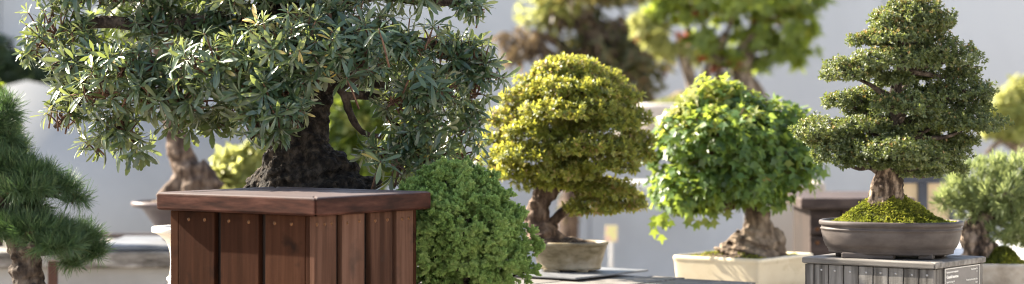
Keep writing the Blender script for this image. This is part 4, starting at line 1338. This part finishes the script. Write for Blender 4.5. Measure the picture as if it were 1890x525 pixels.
# back maple with red tints
YX = 12.2
bz = W(0, 192, YX).z
bmap = far_tree('maple_bonsai', 'large blurred back maple bonsai, green with red and orange leaf tips', YX,
    [[(1288, 205, 30), (1284, 185, 17), (1278, 160, 12), (1270, 130, 10), (1250, 80, 8)], [(1290, 192, 14), (1298, 160, 10), (1310, 120, 9), (1340, 60, 7)],
     [(1390, 200, 34), (1380, 170, 26), (1370, 140, 20), (1380, 90, 15), (1400, 40, 10)], [(1335, 195, 20), (1330, 165, 10), (1325, 130, 8), (1320, 70, 6)], [(1230, 200, 16), (1262, 188, 20), (1300, 184, 22), (1360, 188, 22)]],
    [(1360, 0, 130, 40), (1450, 45, 60, 36), (1250, 20, 56, 34), (1480, 92, 30, 22), (1400, 70, 50, 24), (1300, 75, 46, 22), (1440, 95, 36, 20), (1350, 108, 40, 14), (1470, -10, 50, 40), (1260, -40, 110, 40), (1400, 122, 30, 12), (1496, 50, 16, 16)],
    430, five, 6, .078, LF['back_maple'], MT['bark_tan'], base=(W(1320, 0, YX).x, YX, bz), limb_from=(1330, 120),
    extra=((LF['yellow'], [(1205, 60, 34, 24), (1222, 88, 22, 16), (1255, 96, 24, 14), (1296, 108, 26, 12), (1180, 40, 22, 16), (1360, 130, 26, 9), (1400, 112, 22, 10)], 85, .062),  # yellow leaves modelled for the sunlit lower left of this crown
           (LF['red_leaf'], [(1184, 58, 14, 12), (1262, 70, 16, 10), (1310, 100, 20, 10), (1330, 128, 18, 8), (1358, 118, 20, 9), (1290, 20, 30, 14), (1420, 30, 30, 12)], 60, .05)))
# its pot and stand
tB, _, wB = pot('grey_pot', 'pale grey pot of the back maple behind the trident maple crown', (W(1310, 0, YX).x, YX, W(0, 236, YX).z), 0, M(140, YX), M(90, YX), 2.6, M(44, YX), MT['grey_pot'], [(.05, 0), (.03, .3), (.012, .8), (0, .88), (0, .97), (.003, 1)])
mound('moss_bed', M(140, YX) - .014, M(90, YX) - .014, 2.6, M(44, YX) - .006, M(26, YX), MT['moss_base'], tB, (-.1, 0), .01, 22, 1.1)
ts = thing('grey_table', 'blurred dark grey topped table between the azalea and the trident maple', 'table', (W(1310, 0, YX).x, YX, 0))
w0 = ts.location.x
box('top', W(1140, 0, YX).x - w0, W(1490, 0, YX).x - w0, -.32, .3, W(0, 262, YX).z, W(0, 238, YX).z, MT['stone_edge'], ts, .006)
box('base', W(1384, 0, YX).x - w0, W(1465, 0, YX).x - w0, -.22, .24, 0, W(0, 262, YX).z - .002, MT['wall_mid'], ts, .006)
box('shelf', W(1142, 0, YX).x - w0, W(1465, 0, YX).x - w0, -.50, -.222, W(0, 342, YX).z, W(0, 330, YX).z, MT['wall'], ts, .004)

# dark weeping tree
YW = 13.2
wt = far_tree('weeping_tree', 'dark blurred weeping tree hanging behind the azalea crown', YW,
    [[(1046, 520, 22), (1050, 400, 19), (1068, 300, 18), (1088, 200, 17), (1085, 100, 16), (1070, 20, 10)], [(1110, 180, 12), (1150, 120, 10), (1185, 80, 7)], [(1095, 140, 12), (1030, 80, 9), (975, 60, 6)]],
    [(1130, 100, 60, 44), (1180, 90, 44, 60), (1155, 165, 40, 40), (1100, 50, 30, 40), (1150, 70, 34, 50), (1175, 140, 26, 50), (1120, 120, 26, 44), (1165, 200, 22, 50), (1062, 75, 30, 26), (1195, 40, 40, 40), (1120, -30, 140, 34), (1225, 110, 16, 40), (1040, 125, 22, 30), (1195, 175, 16, 40), (1090, 130, 16, 36), (1050, 380, 14, 36)],
    300, narrow, 6, .12, LF['dark_weep'], MT['bark_brown'], (70, 130), .85, .0, base=(W(1120, 0, YW).x, YW, 0), limb_from=(1090, 60),
    extra=((LF['rust'], [(985, 70, 34, 30), (945, 100, 24, 26), (1000, 100, 26, 22), (930, 70, 16, 18), (1085, 30, 30, 20), (1120, 60, 40, 30), (1030, 30, 30, 20)], 90, .11),
           (LF['yellow'], [(1010, 8, 46, 24), (975, 18, 24, 20), (1060, 14, 40, 20), (1010, 42, 30, 14)], 40, .10)))  # yellow clumps added to draw the sun on the treetop
# trees behind the banksia
YG = 10.2
far_tree('green_bush', 'blurred mid green tree seen under the banksia right of its trunk', YG,
    [[(690, 560, 20), (690, 450, 18), (685, 350, 14), (680, 250, 10)]],
    [(640, 220, 44, 60), (690, 190, 60, 50), (660, 300, 60, 50), (730, 250, 60, 70), (620, 270, 34, 50), (760, 160, 70, 50), (640, 340, 60, 34), (790, 300, 60, 60)],
    1000, oval, 6, .06, LF['mid_green'], MT['bark_brown'], base=(W(690, 0, YG).x, YG, 0), limb_from=(685, 340),
    extra=((LF['yellow'], [(632, 200, 24, 36), (690, 260, 40, 40), (650, 300, 30, 26), (740, 220, 40, 40), (660, 215, 44, 40)], 300, .05),))  # yellow foliage placed to show bright out-of-focus light in the bush
far_tree('yellow_bush', 'bright yellow-green sunlit bush left of the banksia trunk', 8.9,
    [[(445, 560, 16), (445, 450, 14), (442, 360, 10)]],
    [(440, 305, 40, 30), (415, 330, 26, 24), (470, 290, 34, 30), (450, 350, 56, 34), (490, 320, 40, 40)],
    420, oval, 6, .05, LF['yellow'], MT['bark_brown'], base=(W(445, 0, 8.9).x, 8.9, 0), limb_from=(444, 380))
# hedge at far left behind the peaked wall
far_tree('hedge_tree', 'dark blurred evergreen behind the peaked wall at upper left', 14.3,
    [[(30, 560, 30), (30, 300, 26), (30, 150, 20)]],
    [(-10, 110, 40, 46), (35, 128, 40, 30), (75, 130, 40, 30), (-60, 120, 60, 60), (120, 140, 40, 30), (10, 150, 80, 26), (90, 155, 60, 20)],
    700, oval, 7, .07, LF['hedge'], MT['bark_limb'], base=(W(30, 0, 14.3).x, 14.3, 0), limb_from=(30, 160))
far_tree('leafy_shrub', 'blurred green shrub at far left edge between pine and hedge', 8.6,
    [[(-10, 560, 16), (-8, 400, 14), (-6, 260, 10)]],
    [(-14, 168, 14, 18), (-20, 205, 28, 44), (40, 385, 30, 26), (20, 260, 20, 40), (-30, 300, 50, 60)],
    420, oval, 6, .045, LF['mid_green'], MT['bark_brown'], base=(W(-10, 0, 8.6).x, 8.6, 0), limb_from=(-6, 300))
# yellow tree at far right
far_tree('pale_yellow_bonsai', 'blurred pale yellow bonsai with bare grey limbs behind the right edge', 12.0,
    [[(1990, 420, 24), (1960, 360, 18), (1915, 305, 11), (1870, 270, 8), (1845, 262, 6), (1820, 285, 4)], [(1915, 305, 8), (1880, 260, 6), (1868, 230, 5)], [(1940, 335, 10), (1890, 325, 6), (1840, 300, 4)], [(1930, 320, 9), (1900, 250, 7), (1890, 200, 5)]],
    [(1850, 205, 36, 34), (1885, 180, 32, 40), (1915, 210, 40, 50), (1840, 235, 30, 18), (1880, 235, 40, 22), (1925, 150, 30, 30)],
    430, oval, 6, .05, LF['yellow'], MT['bark_tan'], base=(W(1990, 0, 12.0).x, 12.0, W(0, 430, 12.0).z))
st = thing('far_stand', 'timber stand of the pale yellow bonsai beyond the right edge', 'stand', (W(1990, 0, 12.0).x, 12.0, 0))
box('top_board', -.3, .3, -.2, .2, W(0, 432, 12.0).z - .04, W(0, 432, 12.0).z, MT['grey_wood_flat'], st, .003)
box('post', -.2, .2, -.15, .15, 0, W(0, 432, 12.0).z - .041, MT['grey_wood'], st, .003)

# plant marker between azalea pot and maple
mk = thing('plant_marker', 'small blurred yellow and pink marker on a white stake behind the azalea pot', 'marker', (W(1128, 0, 10.9).x, 10.9, 0))
box('stake', -.008, .008, -.008, .008, 0, W(0, 446, 10.9).z, MT['pale_slab'], mk, .001)
box('plate', -M(11, 10.9), M(11, 10.9), -.014, -.009, W(0, 446, 10.9).z, W(0, 416, 10.9).z, MT['marker'], mk, .002)

# ------------------------------------------------------------------ light, sky, camera
sdir = Vector((-.76, .38, .56)).normalized()
elev = math.asin(sdir.z)
azim = math.atan2(sdir.x, sdir.y)
sun = bpy.data.lights.new('sun', 'SUN')
sun.energy = 5.0
sun.angle = R(.5)
sun.color = (1.0, .91, .76)
so = bpy.data.objects.new('sun', sun)
COL.objects.link(so)
so.rotation_euler = sdir.to_track_quat('Z', 'Y').to_euler()
wd = bpy.data.worlds.new('World')
scene.world = wd
wd.use_nodes = True
nt = wd.node_tree
bg = nt.nodes['Background']
sky = nt.nodes.new('ShaderNodeTexSky')
sky.sky_type = 'NISHITA'
sky.sun_disc = False
sky.sun_elevation = elev
sky.sun_rotation = azim
sky.air_density = 1.0
sky.dust_density = 1.5
hs = nt.nodes.new('ShaderNodeHueSaturation')
hs.inputs['Saturation'].default_value = .8
nt.links.new(sky.outputs[0], hs.inputs['Color'])
nt.links.new(hs.outputs[0], bg.inputs[0])
bg.inputs[1].default_value = .08

cam = bpy.data.cameras.new('camera')
co = bpy.data.objects.new('camera', cam)
COL.objects.link(co)
co.location = (0, 0, H)
co.rotation_euler = (R(90), 0, 0)
cam.sensor_width = 36
cam.lens = F / 1890 * 36
cam.shift_y = -(262.5 - HY) / 1890
cam.clip_start = .1
cam.clip_end = 300
cam.dof.use_dof = True
cam.dof.focus_distance = 6.1
cam.dof.aperture_fstop = 2.3
cam.dof.aperture_blades = 9
scene.camera = co

scene.view_settings.view_transform = 'Standard'
scene.view_settings.look = 'None'
scene.view_settings.exposure = 2.65
scene.view_settings.gamma = 1
scene.render.film_transparent = False
cy = scene.cycles
cy.max_bounces = 8
cy.diffuse_bounces = 4
cy.glossy_bounces = 3
cy.transmission_bounces = 6
cy.use_denoising = True
cy.pixel_filter_type = 'BLACKMAN_HARRIS'
cy.filter_width = 1.05
cy.sample_clamp_indirect = 8
